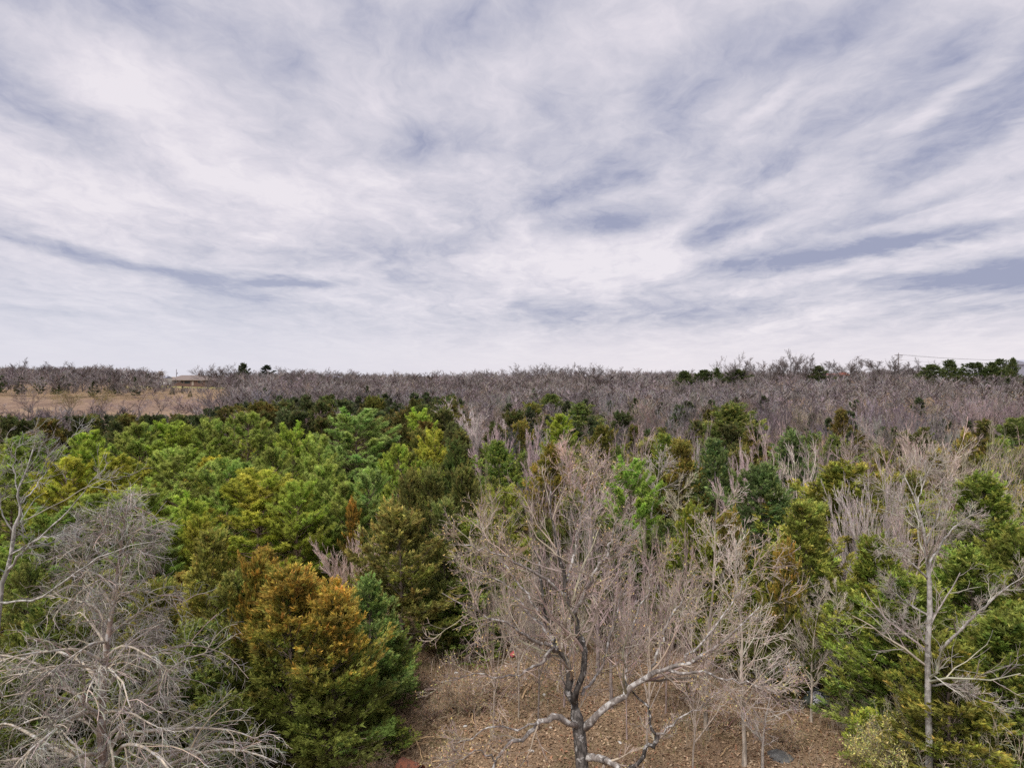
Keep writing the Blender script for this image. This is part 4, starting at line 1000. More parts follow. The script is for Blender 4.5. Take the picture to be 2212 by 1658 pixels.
WB = (.30, .28, .255)
traced_tree('white_barked_tree', 'tall bare tree with white mottled trunk and rising right limb on the right', 911, 18., (2010, 1790),
    [(2006, 1700, 0, .15), (2005, 1500, 0, .13), (2003, 1420, 0, .12), (2008, 1300, 0, .11), (2003, 1200, 0, .085), (1990, 1120, 0, .06), (1965, 1050, 0, .03), (1940, 1010, .2, .01)],
    [[(2030, 1405, 0, .07), (2065, 1370, -.3, .06), (2110, 1325, -.6, .05), (2160, 1280, -.9, .035), (2215, 1240, -1.2, .015)],
     [(2005, 1330, 0, .05), (1960, 1300, .3, .035), (1910, 1260, .5, .012)],
     [(2004, 1250, 0, .05), (1950, 1200, -.4, .035), (1900, 1175, -.7, .012)],
     [(2006, 1220, 0, .05), (2050, 1150, .4, .035), (2100, 1110, .7, .012)],
     [(2000, 1180, 0, .05), (2030, 1100, -.3, .03), (2040, 1040, -.5, .012)],
     [(1992, 1130, 0, .04), (1940, 1080, .2, .025), (1880, 1040, .3, .01)],
     [(1980, 1090, 0, .035), (2000, 1030, .2, .02), (2020, 990, .3, .01)],
     [(2012, 1480, 0, .05), (2060, 1480, -.4, .04), (2120, 1510, -.7, .025), (2190, 1530, -1, .01)],
     [(2010, 1400, 0, .04), (1970, 1360, -.6, .03), (1930, 1340, -.9, .012)]],
    WB, M_PALEBARK, (.33, .30, .25), (.30, .265, .24), 16, .22, (7, 4), .005, 'white_barked', rs=.60)
traced_tree('left_edge_tree', 'pale grey bare tree at the left edge with forked limbs in front of pines', 921, 12.5, (-30, 1900),
    [(-20, 1500, 0, .12), (0, 1300, 0, .11), (18, 1220, 0, .095), (30, 1150, 0, .08), (42, 1100, 0, .06), (38, 1060, 0, .045), (60, 1010, 0, .03), (88, 930, 0, .01)],
    [[(10, 1240, 0, .07), (60, 1180, -.2, .05), (130, 1120, -.4, .035), (215, 1020, -.6, .010)],
     [(40, 1090, 0, .045), (80, 1050, .3, .03), (110, 1000, .4, .02), (160, 935, .5, .008)],
     [(40, 1070, 0, .035), (30, 1000, .2, .02), (48, 930, .2, .008)],
     [(20, 1200, 0, .04), (80, 1165, -.5, .03), (160, 1150, -.8, .01)],
     [(30, 1150, 0, .04), (-10, 1080, 0, .03), (-30, 1000, 0, .01)],
     [(0, 1300, 0, .06), (40, 1300, -.3, .05), (90, 1290, -.5, .045), (160, 1240, -.7, .04), (210, 1205, -.8, .035), (300, 1175, -1, .02), (350, 1165, -1.1, .008)]],
    (.27, .265, .24), M_PALEBARK, (.31, .30, .27), (.31, .29, .28), 8, .20, (5, 3), .0045, 'left_edge', rs=.36)

# ------------------------------------------------------------------ shrubs on the right and round the clearing
def make_shrub(seed, H=2.2, col=(.42, .37, .28), leaf=None, n=26, k=5, tw=.006, lw=(.03, .05)):
    rng = np.random.default_rng(seed); mb = MB(); tb = MB()
    d = np.stack([rng.normal(0, .45, n), rng.normal(0, .45, n), np.ones(n)], -1)
    P = polyline(rng, np.concatenate([rng.normal(0, .15, (n, 2)), np.zeros((n, 1))], 1), d, H * rng.uniform(.6, 1.1, n), 8, .10, .02)
    R = np.linspace(1, .3, 8)[None] * rng.uniform(.008, .016, n)[:, None]
    tubes(tb, P, R, 4, cvar(rng, col, n, .15)[:, None])
    P1, R1 = grow(rng, P, R, 9, .2, 1., 42, .42, 5, .14, .03, .55, tw, .4, .4, Lmin=.2); tubes(mb, P1, R1, 3, cvar(rng, col, len(P1), .15)[:, None])
    P2, R2 = grow(rng, P1, R1, k, .1, 1., 45, .5, 4, .16, .03, .6, tw * .85, .5, .4, Lmin=.12); tubes(mb, P2, R2, 3, cvar(rng, col, len(P2), .15)[:, None])
    if leaf is not None:
        e = np.repeat(P2.reshape(-1, 3)[::2], 2, 0); c = cvar(rng, leaf, len(e), .22, .09)
        blades(mb, rng, e + rng.normal(0, .03, e.shape), rng.normal(size=e.shape) + [0, 0, .6], rng.uniform(.04, .09, len(e)), rng.uniform(*lw, len(e)), c, c)
    return finalize(dict(H=H, R=1, crown=mb, trunk=tb), 'shrub', M_TWIG)
SH_B = [make_shrub(301 + i) for i in range(2)]
SH_Y = [make_shrub(311 + i, 2.2, (.36, .31, .20), (.46, .42, .14), 26, 5) for i in range(2)]
SH_R = [make_shrub(321, 1.3, (.33, .26, .20), (.36, .25, .15), 20, 3, lw=(.012, .022))]
def shrub(protos, i, px, py, Y, H, R, label, cat='shrub', group=None, tint=Wt):
    x = (px - 1106) / F * Y; e = put(protos[i % len(protos)], 'shrub', 'crown', (x, Y, float(terrain(x, Y)) - .03), H, R, label, cat, group, tint, RNG.uniform(0, 6.28)); return e
sh = [
 (SH_Y, 1905, 19.0, 2.6, 1.25, 'pale yellow-green shrub in front of the white-barked tree'), (SH_Y, 1990, 17.2, 2.2, 1.1, 'yellowish twiggy shrub below the white-barked trunk'),
 (SH_B, 1960, 19.5, 2.9, 1.1, 'tan bare shrub behind the pale yellow-green one'), (SH_B, 2060, 17.5, 2.6, 1.2, 'grey-brown tangled shrub right of the white trunk'),
 (SH_Y, 2120, 18.5, 3.2, 1.3, 'tall yellow-green shrub near the lower right corner'), (SH_B, 2150, 15.6, 2.4, 1.2, 'tangled grey shrub in the lower right corner'),
 (SH_B, 2200, 17.0, 3.4, 1.3, 'tall grey shrub cut by the right edge'), (SH_B, 1850, 22.5, 1.8, .8, 'small bare shrub behind the right saplings'),
 (SH_Y, 1930, 16.4, 1.5, .9, 'low yellowish shrub at the bottom right of the leaf litter'), (SH_B, 1880, 24, 3.0, 1.2, 'bare thicket between saplings and white-barked tree'),
 (SH_R, 1065, 25.2, 1.1, 1.3, 'low dry brush pile at the back left of the clearing'), (SH_R, 1010, 24.0, 1.3, 1.2, 'brown brush beside the foot of the orange cedars'),
 (SH_R, 930, 23.5, .9, .9, 'small dry brush tuft at the left rim of the clearing'), (SH_R, 1490, 25., 1.4, 1.2, 'dry reddish brush right of the old tree'),
 (SH_R, 1570, 23., 1.3, 1.2, 'dry brush under the pale pair of slender trees'), (SH_B, 950, 29.5, 2.6, 1.2, 'bare grey shrub behind the clearing, left of the old tree'),
 (SH_B, 1130, 30., 2.4, 1.3, 'grey-brown shrub at the back of the clearing behind the dark pole trunk'), (SH_B, 1240, 29., 2.8, 1.4, 'bare thicket at the back of the clearing behind the old trunk'),
 (SH_B, 1340, 29., 3.0, 1.4, 'bare thicket at the back right of the clearing'), (SH_B, 1440, 30., 3.0, 1.5, 'bare tan thicket behind the right limb'),
 (SH_Y, 1760, 27., 2.6, 1.2, 'pale twiggy shrub behind the grey bin'), (SH_R, 1700, 22., .8, .9, 'low dry tuft in front of the grey bin'),
 (SH_R, 800, 20.0, .9, .8, 'dead brush in front of the orange cedars'),
]
for i_, (pr, px, Y, H, R, lb) in enumerate(sh): shrub(pr, i_, px, 0, Y, H, R, lb)
# young cedars low at the right, and fill under the right-hand wood
low = [(1880, 20.5, 2.0, .8, 'gold', (1.5, 1.7, 1.1), 'young pale green cedar with spiky plumes beside the brown leaves'), (1965, 20.2, 2.6, .9, 'gold', (1.3, 1.4, 1.0), 'young yellowish cedar left of the white trunk base'),
       (2150, 20.5, 4.6, 1.6, 'green', VG, 'green cedar behind the tall yellow-green shrub'), (2215, 18.5, 4.0, 1.4, 'green', Wt, 'dark cedar at the right edge low down'),
       (1655, 28.5, 1.6, .8, 'green', (1.2, 1., .8), 'low spreading cedar under the pale slender trees'), (830, 21.5, 1.6, .9, 'green', VG, 'small bright green cedar sprig at the clearing edge'),
       (60, 16.8, 5.0, 1.9, 'green', (.9, .95, .9), 'dark cedar behind the drooping tree near the left edge'), (470, 18.0, 3.6, 1.4, 'green', (.85, .9, .9), 'dark low cedar between drooping tree and orange cedars'),
       (290, 17.8, 4.6, 1.8, 'green', (.95, .95, .85), 'green cedar showing through the drooping tree'), (170, 19.5, 5.2, 1.8, 'gold', (.9, .9, .8), 'olive cedar showing through the drooping tree'),
       (1560, 30., 4.4, 1.4, 'green', DK, 'dark cedar at the back right of the clearing'), (1040, 30., 4.2, 1.5, 'green', DK, 'dark cedar at the back left of the clearing'), (1180, 33., 5., 1.6, 'green', DK, 'dark cedar behind the thicket at the back of the clearing'),
       (1300, 34., 5., 1.6, 'gold', DK, 'dull cedar behind the thicket right of the old trunk'), (1440, 33., 5., 1.6, 'green', DK, 'dark cedar behind the tan thicket')]
for (px, Y, H, R, st, t, lb) in low:
    x = (px - 1106) / F * Y; CNT['cedar'] += 1
    put(CED[st][CNT['cedar'] % 2], 'cedar_tree', 'crown', (x, Y, float(terrain(x, Y)) - .05), H, R, lb, 'cedar tree', None, t, RNG.uniform(0, 6.28))

# ------------------------------------------------------------------ litter on the forest floor
def litter():
    rng = np.random.default_rng(55); n = 70000
    x = rng.uniform(-14, 18, n); y = 12 + 20 * rng.uniform(0, 1, n) ** 1.1; z = terrain(x, y) + rng.uniform(.005, .05, n)
    a = rng.uniform(0, 6.28, n); L = rng.uniform(.035, .075, n); W = L * rng.uniform(.5, .9, n); tl = rng.normal(0, .45, (n, 2))
    u = np.stack([np.cos(a), np.sin(a), tl[:, 0]], -1) * L[:, None]; v = np.stack([-np.sin(a), np.cos(a), tl[:, 1]], -1) * W[:, None]
    c0 = np.stack([x, y, z], -1)
    V = np.stack([c0 - u, c0 - v * .7 + [0, 0, .008], c0 + u, c0 + v * .7 + [0, 0, .008]], 1).reshape(-1, 3)
    pal = np.array([(.33, .22, .14), (.41, .29, .19), (.27, .185, .125), (.52, .40, .28), (.34, .18, .11), (.20, .14, .10)])
    c = pal[rng.choice(6, n, p=[.26, .22, .24, .05, .11, .12])] * rng.uniform(.7, 1.25, (n, 1)); C = np.repeat(c, 4, 0)
    f = np.arange(n)[:, None] * 4; Fc = np.concatenate([f + [0, 1, 2], f + [0, 2, 3]])
    NTRI[0] += len(Fc)
    o = link('leaf_litter', mesh_from('leaf_litter', V, Fc, C, (M_LEAF,))); tag(o, 'brown fallen leaves covering the clearing floor', 'leaves', kind='stuff')
    mb = MB(); n = 60000
    x = rng.uniform(-12, 16, n); y = 13 + 18 * rng.uniform(0, 1, n); k = (np.sin(x * .9 + 1) * np.sin(y * .8) + rng.normal(0, .5, n)) > -.2; x, y = x[k], y[k]; n = len(x)
    B = np.stack([x, y, terrain(x, y)], -1); D = np.stack([rng.normal(0, .6, n), rng.normal(0, .6, n), rng.uniform(.4, 1, n)], -1)
    pal = np.array([(.42, .33, .19), (.36, .25, .14), (.27, .27, .10), (.50, .40, .26)])
    c = pal[rng.choice(4, n, p=[.35, .3, .15, .2])] * rng.uniform(.7, 1.2, (n, 1))
    blades(mb, rng, B, D, rng.uniform(.08, .26, n), rng.uniform(.008, .018, n), c, c * 1.1); NTRI[0] += mb.ntri()
    o = link('dry_grass', mb.mesh('dry_grass', M_LEAF)); tag(o, 'thin dry grass tufts growing through the fallen leaves', 'grass', kind='stuff')
litter()

M_STICK = mat_bark('peeled_sticks', 12., .35)
def floor_at(px, py):
    Y = CAM_H * F / (py - HZ); x = (px - 1106) / F * Y; return np.array([x, Y, float(terrain(x, Y))])
sticks = [((888, 1578), (912, 1650), .035, 'long tan broken branch lying upright in the litter, left rim'), ((870, 1612), (975, 1600), .028, 'long broken branch crossing the upright tan one'),
 ((880, 1622), (935, 1610), .02, 'short stick below the crossing branch'), ((1013, 1545), (1030, 1582), .022, 'curved tan stick under the brush pile'), ((1083, 1640 - 60), (1081, 1555), .018, 'thin pale stick standing near the low left limb'),
 ((930, 1652), (985, 1658), .02, 'flat pale stick near the rusty drum'), ((915, 1640), (940, 1668), .018, 'thin stick left of the rusty drum'), ((985, 1552), (950, 1590), .02, 'dark stick lying left of the brush pile'),
 ((1128, 1520), (1150, 1488), .035, 'thick curved tan branch lying behind the pole-like trunk'), ((700, 1650), (735, 1625), .03, 'pale broken branch at the foot of the orange cedars'),
 ((1035, 1600), (1039, 1635), .015, 'small yellow stick standing beside the low left limb'), ((860, 1640), (900, 1615), .02, 'grey stick at the left rim of the clearing'),
 ((1640, 1600), (1700, 1585), .02, 'thin dead branch on the leaves at right'), ((1560, 1640), (1600, 1610), .02, 'thin dead stick left of the dark slab')]
for (a, b, r, lb) in sticks:
    A, B = floor_at(*a), floor_at(*b); rngs = np.random.default_rng(int(a[0])); n = 9; t = np.linspace(0, 1, n)[:, None]
    P = A * (1 - t) + B * t + np.array([0, 0, r * 1.2]); P[1:-1] += rngs.normal(0, .03, (n - 2, 3)) * [1, 1, .4]; P[:, 2] += .10 * np.sin(t[:, 0] * 3.14)
    c = P[0].copy(); c[2] = A[2]; mb = MB(); knobbly(rngs, mb, np.concatenate([P - c, np.linspace(r, r * .45, n)[:, None]], 1), 7, (.44, .30, .17), .08)
    bm = MB(); mid = P[5] - c; d = P[6] - P[5]; Q = np.array([mid, mid + nrm(d + np.array([.1, .0, .25])) * .25, mid + nrm(d + np.array([.2, .0, .2])) * .5])
    bm.tube(Q, [r * .45, r * .35, r * .15], (.40, .28, .17), 5)
    e = empty('fallen_branch', tuple(c)); tag(e, lb, 'branch', 'broken branches on the ground')
    link('stem', mb.mesh('fallen_branch', M_STICK, True), e); link('side_twig', bm.mesh('fallen_twig', M_STICK, True), e)

M_STONE = mat_plain('pale_stone', (.48, .46, .43), .9, .25, 9.)
def rock(name, c, size, seed, mat, label, cat, group=None):
    rng = np.random.default_rng(seed); import bmesh
    bm = bmesh.new(); bmesh.ops.create_icosphere(bm, subdivisions=2, radius=1)
    for v in bm.verts: v.co = Vector([v.co[i_] * size[i_] * (1 + rng.normal(0, .09)) for i_ in range(3)])
    me = bpy.data.meshes.new(name); bm.to_mesh(me); bm.free(); me.materials.append(mat)
    o = link(name, me); o.location = (c[0], c[1], c[2] + size[2] * .45); o.rotation_euler = (0, 0, rng.uniform(0, 6)); tag(o, label, cat, group)
STL = ['leftmost of the loose ones', 'nearest the brush at left', 'far left below the brush pile', 'just below the brush pile', 'right of the brush pile', 'left one of a close pair', 'right one of a close pair', 'touching the pole-like trunk foot', 'below the low left limb', 'between pole-like trunk and old trunk', 'under the pink-red bucket', 'right of the old trunk', 'behind the left fork', 'farthest back by the thicket']
for i_, (px, py) in enumerate([(1250 - 320 + 25, 1478), (1004, 1575), (985, 1458), (1020, 1483), (1058, 1490), (1135, 1475), (1128, 1490), (1176, 1510), (1148, 1628), (1190, 1580), (1092, 1447), (1340, 1610), (1210, 1470), (1238, 1416)]):
    rock('stone', floor_at(px, py), (.06 + .02 * (i_ % 3), .055, .04), 400 + i_, M_STONE, 'small whitish stone on the brown leaves, ' + STL[i_], 'stone', 'small pale stones in the clearing')
rock('stone_slab', floor_at(1690, 1640) - [0, 0, .05], (.42, .36, .10), 450, mat_plain('dark_grey_stone', (.10, .098, .095), .9, .35, 6.), 'flat dark grey stone patch at the bottom right of the clearing', 'stone')

# rusty drum half in view at the bottom
def drum():
    c = floor_at(884, 1688); M_RUST = mat_plain('rusted_steel', (.22, .075, .04), .85, .4, 14., 0., (.10, .045, .03), (.45, .6))
    e = empty('rusty_drum', tuple(c), -.55); tag(e, 'rusty open steel drum lying on its side at the bottom edge', 'drum')
    k = 28; th = np.arange(k) * 2 * math.pi / k; Rr, Ln = .27, .75
    mb = MB(); secs = [(0, Rr), (.02, Rr + .012), (.04, Rr), (.24, Rr), (.26, Rr + .012), (.28, Rr), (.48, Rr), (.50, Rr + .012), (.52, Rr), (Ln, Rr)]
    V = []; 
    for (l, r) in secs + [(l2, r2 - .012) for (l2, r2) in secs[::-1]]: V += [(l, r * math.cos(a), r * math.sin(a) + Rr) for a in th]
    S = len(secs) * 2; Fq = []
    for s_ in range(S):
        for j_ in range(k):
            a = s_ * k + j_; b = s_ * k + (j_ + 1) % k; c2 = ((s_ + 1) % S) * k + j_; d = ((s_ + 1) % S) * k + (j_ + 1) % k; Fq += [(a, b, d), (a, d, c2)]
    mb.add(np.array(V) - [Ln / 2, 0, .03], Fq, (.2, .1, .05)); link('shell', mb.mesh('drum_shell', M_RUST, True), e)
    mb = MB(); V = [(-Ln / 2 + .03, 0, Rr - .03)] + [(-Ln / 2 + .03, (Rr - .013) * math.cos(a), (Rr - .013) * math.sin(a) + Rr - .03) for a in th]
    mb.add(V, [(0, 1 + (j_ + 1) % k, 1 + j_) for j_ in range(k)], (.2, .1, .05)); link('bottom_plate', mb.mesh('drum_bottom', M_RUST), e)
drum()

# small pink-red thing on the leaves
def red_cup():
    c = floor_at(1103, 1428); M_RED = mat_plain('pink_red_plastic', (.50, .07, .08), .6, .1)
    e = empty('red_bucket', tuple(c), .3); e.rotation_euler = (0, 1.1, .4); e.location.z += .09
    tag(e, 'tiny pink-red plastic bucket tipped over on the leaves left of the old tree', 'bucket')
    k = 18; th = np.arange(k) * 2 * math.pi / k; V = []
    for (h, r) in [(0, .085), (.02, .09), (.2, .115), (.21, .122), (.215, .115), (.2, .108), (.02, .083)]: V += [(r * math.cos(a), r * math.sin(a), h) for a in th]
    Fq = []
    for s_ in range(6):
        for j_ in range(k):
            a = s_ * k + j_; b = s_ * k + (j_ + 1) % k; Fq += [(a, b, b + k), (a, b + k, a + k)]
    V += [(0, 0, .005), (0, 0, .022)]; Fq += [(7 * k, (j_ + 1) % k, j_) for j_ in range(k)] + [(7 * k + 1, 6 * k + j_, 6 * k + (j_ + 1) % k) for j_ in range(k)]
    mb = MB(); mb.add(V, Fq, (.6, .1, .1)); link('body', mb.mesh('bucket_body', M_RED, True), e)
    t = np.linspace(0, math.pi, 12); mb = MB(); mb.tube(np.stack([.12 * np.cos(t), .10 * np.sin(t), .2 + .03 * np.sin(t)], -1), .004, (.4, .4, .4), 5); link('handle', mb.mesh('bucket_handle', M_RED), e)
red_cup()

# weathered tub tipped against the saplings
def tub():
    c = floor_at(1750, 1526); M_SH = mat_plain('weathered_grey_green', (.16, .20, .18), .6, .25, 8.); M_W = mat_plain('pale_crumpled_sheet', (.72, .71, .77), .7, .12, 6.)
    M_F = mat_plain('dull_metal_tube', (.30, .31, .32), .45, .15, 8., .6); M_DK = mat_plain('dark_purple_cloth', (.05, .03, .06), .9, .2)
    e = empty('grey_bin', tuple(c)); tag(e, 'tipped grey-green bin holding a pale crumpled sheet, behind the small sapling', 'bin')
    e.rotation_euler = (rad(48), rad(12), rad(28)); e.location.z += .16
    rng = np.random.default_rng(8); k, S = 20, 7; V = []
    for ring, (h, r) in enumerate([(0, .18), (.05, .26), (.3, .32), (.55, .36), (.57, .375), (.55, .345), (.3, .30), (.06, .24)]):
        V += [(r * 1.35 * math.cos(a), r * .8 * math.sin(a), h) for a in np.arange(k) * 2 * math.pi / k]
    Fq = []
    for s_ in range(7):
        for j_ in range(k):
            a = s_ * k + j_; b = s_ * k + (j_ + 1) % k; Fq += [(a, b, b + k), (a, b + k, a + k)]
    V += [(0, 0, 0), (0, 0, .06)]; Fq += [(8 * k, (j_ + 1) % k, j_) for j_ in range(k)] + [(8 * k + 1, 7 * k + j_, 7 * k + (j_ + 1) % k) for j_ in range(k)]
    mb = MB(); mb.add(V, Fq, (.2, .2, .2)); link('shell', mb.mesh('bin_shell', M_SH, True), e)
    n = 12; gx, gy = np.meshgrid(np.linspace(-.40, .30, n), np.linspace(-.24, .24, n), indexing='ij')
    V = np.stack([gx, gy * (1 - .5 * (gx + .05) ** 2), .47 + rng.normal(0, .035, gx.shape) - .5 * gy ** 2], -1).reshape(-1, 3)
    Fq = []
    for a in range(n - 1):
        for b in range(n - 1): q_ = a * n + b; Fq += [(q_, q_ + n, q_ + n + 1), (q_, q_ + n + 1, q_ + 1)]
    mb = MB(); mb.add(V, Fq, (.6, .6, .6)); link('sheet', mb.mesh('bin_sheet', M_W), e)
    mb = MB(); mb.add(V[-3 * n:] + [.10, 0, -.05], Fq[:2 * 2 * (n - 1)], (0, 0, 0)); link('lining', mb.mesh('bin_lining', M_DK), e)
    for y_ in (-.22, .22):
        mb = MB(); mb.tube([(-.45, y_, .62), (.1, y_, .66), (.5, y_, .58), (.62, y_, .35), (.66, y_, 0.02)], .013, (.3, .3, .3), 8); link('frame_tube', mb.mesh('bin_tube', M_F, True), e)
    mb = MB(); mb.tube([(.5, -.22, .58), (.5, .22, .58)], .011, (.3, .3, .3), 8); link('crossbar', mb.mesh('bin_bar', M_F, True), e)
tub()

# ------------------------------------------------------------------ distant buildings, poles and wires
M_BRICK = mat_plain('brown_brick', (.13, .075, .062), .9, .2, 2.); M_ROOFT = mat_plain('brown_shingles', (.19, .15, .135), .9, .15, 3.)
M_WHITE = mat_plain('white_paint', (.75, .75, .73), .6, .05); M_GLASS = mat_plain('dark_window_glass', (.03, .035, .04), .15, .1)
M_REDR = mat_plain('red_roof_sheet', (.24, .07, .05), .6, .12, 1.); M_GREYM = mat_plain('grey_metal_cladding', (.33, .34, .42), .5, .06, 1.); M_WOOD = mat_plain('weathered_pole_wood', (.11, .085, .075), .9, .25, 5.)
def prism(mb, pts, faces): mb.add(pts, faces, (.5, .5, .5))
def house(c, rz, W, D, Hw, Hr, ov, hip, mats, name, label, wins, cat='house', door=True):
    e = empty(name, c, rz); tag(e, label, cat)
    mw, mr, mt = mats
    for nm, cc, d in [('wall', (0, -D / 2 + .1, Hw / 2 - .5), (W, .2, Hw + 1)), ('wall', (0, D / 2 - .1, Hw / 2 - .5), (W, .2, Hw + 1)), ('wall', (-W / 2 + .1, 0, Hw / 2 - .5), (.2, D - .404, Hw + 1)), ('wall', (W / 2 - .1, 0, Hw / 2 - .5), (.2, D - .404, Hw + 1))]:
        link(nm, MB().box(cc, d).mesh(nm, mw), e)
    a, b = W / 2 + ov, D / 2 + ov; hx = (b if hip else 0); z0, z1 = Hw + .003, Hw + Hr
    V = [(-a, -b, z0), (a, -b, z0), (a, b, z0), (-a, b, z0), (-a + hx, 0, z1), (a - hx, 0, z1), (-a, -b, z0 - .18), (a, -b, z0 - .18), (a, b, z0 - .18), (-a, b, z0 - .18)]
    Fq = [(0, 1, 5), (0, 5, 4), (2, 3, 4), (2, 4, 5), (1, 2, 5), (3, 0, 4), (0, 6, 7), (0, 7, 1), (1, 7, 8), (1, 8, 2), (2, 8, 9), (2, 9, 3), (3, 9, 6), (3, 6, 0), (6, 9, 8), (6, 8, 7)]
    mb = MB(); prism(mb, V, Fq); rf = link('roof', mb.mesh('roof', mr), e)
    for s_ in (-1, 1):
        link('fascia', MB().box((0, s_ * (b + .03), z0 - .1), (2 * a, .05, .24)).mesh('fascia', mt), e)
    for (x, w, h, zc) in wins:
        f = link('window', MB().box((x, -D / 2 - .03, zc), (w, .05, h)).mesh('window', mt), e)
        link('pane', MB().box((x, -D / 2 - .07, zc), (w - .16, .02, h - .16)).mesh('pane', M_GLASS), f)
    if door:
        dd = link('door', MB().box((W * .08, -D / 2 - .04, 1.05), (1., .06, 2.1)).mesh('door', mt), e)
    return e, rf
tzf = lambda x, y: float(terrain(x, y))
hx, hy = PT(418, 820, 345)[0], 345.
e, rf = house((hx, hy, max(tzf(hx, hy), 6.6)), 0, 21, 9, 2.7, 2.3, .6, True, (M_BRICK, M_ROOFT, mat_plain('tan_trim', (.34, .28, .24), .7, .1)), 'brick_house', 'low brown brick house with a tan hip roof on the left skyline',
      [(-7, 1.6, 1.2, 1.6), (-3.5, 1.2, 1.2, 1.6), (-1.0, 3.0, 1.5, 1.5), (5, 1.6, 1.2, 1.6), (8.5, 1.2, 1.2, 1.6)])
link('chimney', MB().box((2.5, .8, 5.0), (.8, .8, 1.4)).mesh('chimney', M_BRICK), rf)
rx = PT(1795, 804, 330)[0]
e, rf = house((rx, 330, PT(1795, 812, 330)[2] - 2.0), 0, 15, 9, 2.4, .9, .4, False, (M_BRICK, M_REDR, M_WHITE), 'red_roofed_house', 'house with a low red roof half hidden behind bare trees on the right skyline', [(-4, 1.4, 1.1, 1.4), (4, 1.4, 1.1, 1.4)])
V = [(2, -5.6, 2.45), (6.6, -5.6, 2.45), (4.3, -5.6, 3.9), (2, 0, 2.45), (6.6, 0, 2.45), (4.3, 0, 3.9)]
mb = MB(); prism(mb, V, [(0, 1, 2), (3, 5, 4), (0, 2, 5), (0, 5, 3), (1, 4, 5), (1, 5, 2), (0, 3, 4), (0, 4, 1)]); link('porch_gable', mb.mesh('porch_gable', mat_plain('orange_red_gable', (.32, .09, .055), .7, .1)), rf)
bx = PT(2196, 800, 250)[0] + 9; bz = tzf(bx, 250)
e, rf = house((bx, 250, bz), 0, 18, 14, PT(2200, 783, 250)[2] - bz - .6, 1.6, .3, False, (M_GREYM, M_GREYM, M_WHITE), 'metal_barn', 'tall bluish grey metal building cut by the right edge of the picture', [], 'barn', False)
e, rf = house((PT(727, 815, 350)[0], 350, PT(727, 820, 350)[2] - 1.2), .3, 5, 4, 2.2, 1.0, .2, False, (M_WHITE, M_GREYM, M_WHITE), 'shed', 'small whitish shed half hidden in the bare wood left of centre', [(0, .8, .7, 1.4)], 'shed', False)
e, rf = house((PT(352, 818, 322)[0], 322, PT(352, 824, 322)[2] - .5), -.2, 6, 5, 2.2, 1.0, .2, False, (M_WHITE, M_GREYM, M_WHITE), 'outbuilding', 'pale outbuilding behind cedars left of the brown-roofed house', [(0, .8, .7, 1.4)], 'shed', False)

def pole(px, ytop, Y, H, arms, label, trans=False):
    t = PT(px, ytop, Y); e = empty('utility_pole', (t[0], Y, t[2] - H)); tag(e, label, 'utility pole')
    link('post', MB().tube([(0, 0, -1), (0, 0, H * .5), (0, 0, H)], [.2, .17, .13], (.2, .2, .2), 10).mesh('post', M_WOOD, True), e)
    for z_, w in arms:
        link('crossarm', MB().box((0, -.22, H - z_), (w, .14, .16)).mesh('crossarm', M_WOOD), e)
        for s_ in (-1, -.55, .55, 1):
            link('insulator', MB().tube([(s_ * w * .46, -.22, H - z_ + .09), (s_ * w * .46, -.22, H - z_ + .32)], [.07, .05], (.5, .5, .5), 8).mesh('insulator', M_WHITE), e)
    if trans: link('transformer', MB().tube([(.45, -.1, H - 2.6), (.45, -.1, H - 1.7)], .28, (.4, .4, .4), 12).mesh('transformer', M_GREYM, True), e)
    return t
pt = pole(1941, 762, 285, 12.5, [(.9, 3.6), (3.1, 2.8)], 'wooden utility pole with two crossarms on the right skyline')
pole(381, 797, 370, 9.5, [], 'thin utility pole with a grey transformer above the brown-roofed house', True)
q0 = PT(2330, 776, 270)
pole(2330, 772, 270, 12.5, [(.9, 3.6), (3.1, 2.8)], 'utility pole beyond the right edge carrying the same wires')
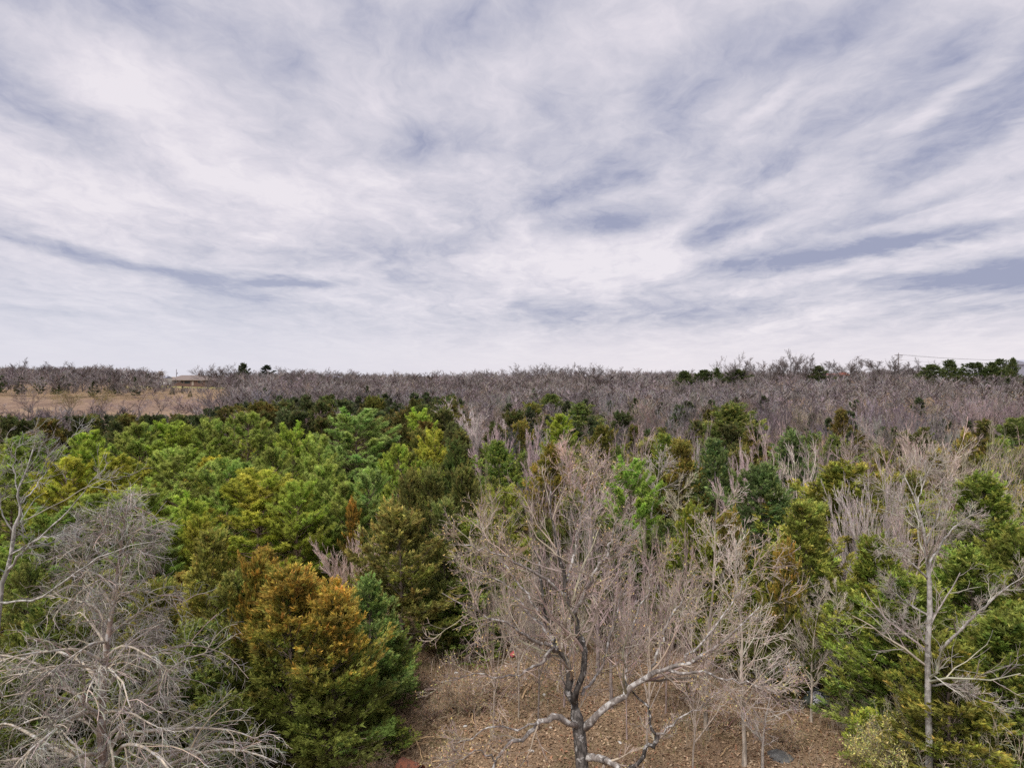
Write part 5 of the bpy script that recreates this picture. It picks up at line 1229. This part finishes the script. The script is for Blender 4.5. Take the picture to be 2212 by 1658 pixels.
for w_, dz_ in ((-1.65, -.6), (1.65, -.6), (-1.0, -.6), (1.2, -2.85)):
    n = 24; t = np.linspace(0, 1, n)[:, None]; A = pt + [w_, -.22, dz_]; B = PT(2330, 772, 270) + [w_, -.22, dz_]
    P = A * (1 - t) + B * t; P[:, 2] -= (1.3 * 4 * t * (1 - t))[:, 0]
    o = link('power_line', MB().tube(P, .022, (.1, .1, .1), 4).mesh('power_line', mat_plain('dark_wire', (.06, .06, .07), .6, .05))); tag(o, {-1.65: 'left-hand top', 1.65: 'right-hand top', -1.0: 'inner top', 1.2: 'lower'}[w_] + ' overhead wire running right from the skyline utility pole', 'wire', 'overhead wires on the right')
open('/tmp/ntri', 'w').write(str(NTRI[0]) + ' ' + str(CNT) + ' rest %d' % len(rest))

# ------------------------------------------------------------------ dry brush standing through the litter
def dry_brush():
    rng = np.random.default_rng(66); n = 2600
    x = rng.uniform(-12, 17, n * 3); y = 17 + 14 * rng.uniform(0, 1, n * 3)
    w = np.sin(x * 1.1 + 2) * np.sin(y * .9) + .5 * np.sin(x * 2.3) + .10 * (y - 24) + .06 * np.abs(x - 1) + rng.normal(0, .35, n * 3)
    k = np.argsort(-w)[:n]; x, y = x[k], y[k]
    st = np.stack([x, y, terrain(x, y)], -1); d = np.stack([rng.normal(0, .35, n), rng.normal(0, .35, n), np.ones(n)], -1)
    P = polyline(rng, st, d, rng.uniform(.25, 1.0, n) ** 1.3, 4, .16, 0.); R = np.linspace(1, .4, 4)[None] * rng.uniform(.004, .008, n)[:, None]
    mb = MB(); c = cvar(rng, (.36, .29, .22), n, .25, .08)[:, None]; tubes(mb, P, R, 3, c)
    P1, R1 = grow(rng, P, R, 4, .2, 1., 42, .5, 3, .14, .0, .6, .003, .5, .3, Lmin=.1); tubes(mb, P1, R1, 3, cvar(rng, (.38, .31, .25), len(P1), .25)[:, None])
    NTRI[0] += mb.ntri(); o = link('dry_brush', mb.mesh('dry_brush', M_TWIG)); tag(o, 'thin dry brush and weed stalks standing in the clearing litter', 'brush', kind='stuff')
dry_brush()
open('/tmp/ntri', 'w').write(str(NTRI[0]) + ' ' + str(CNT) + ' rest %d' % len(rest))
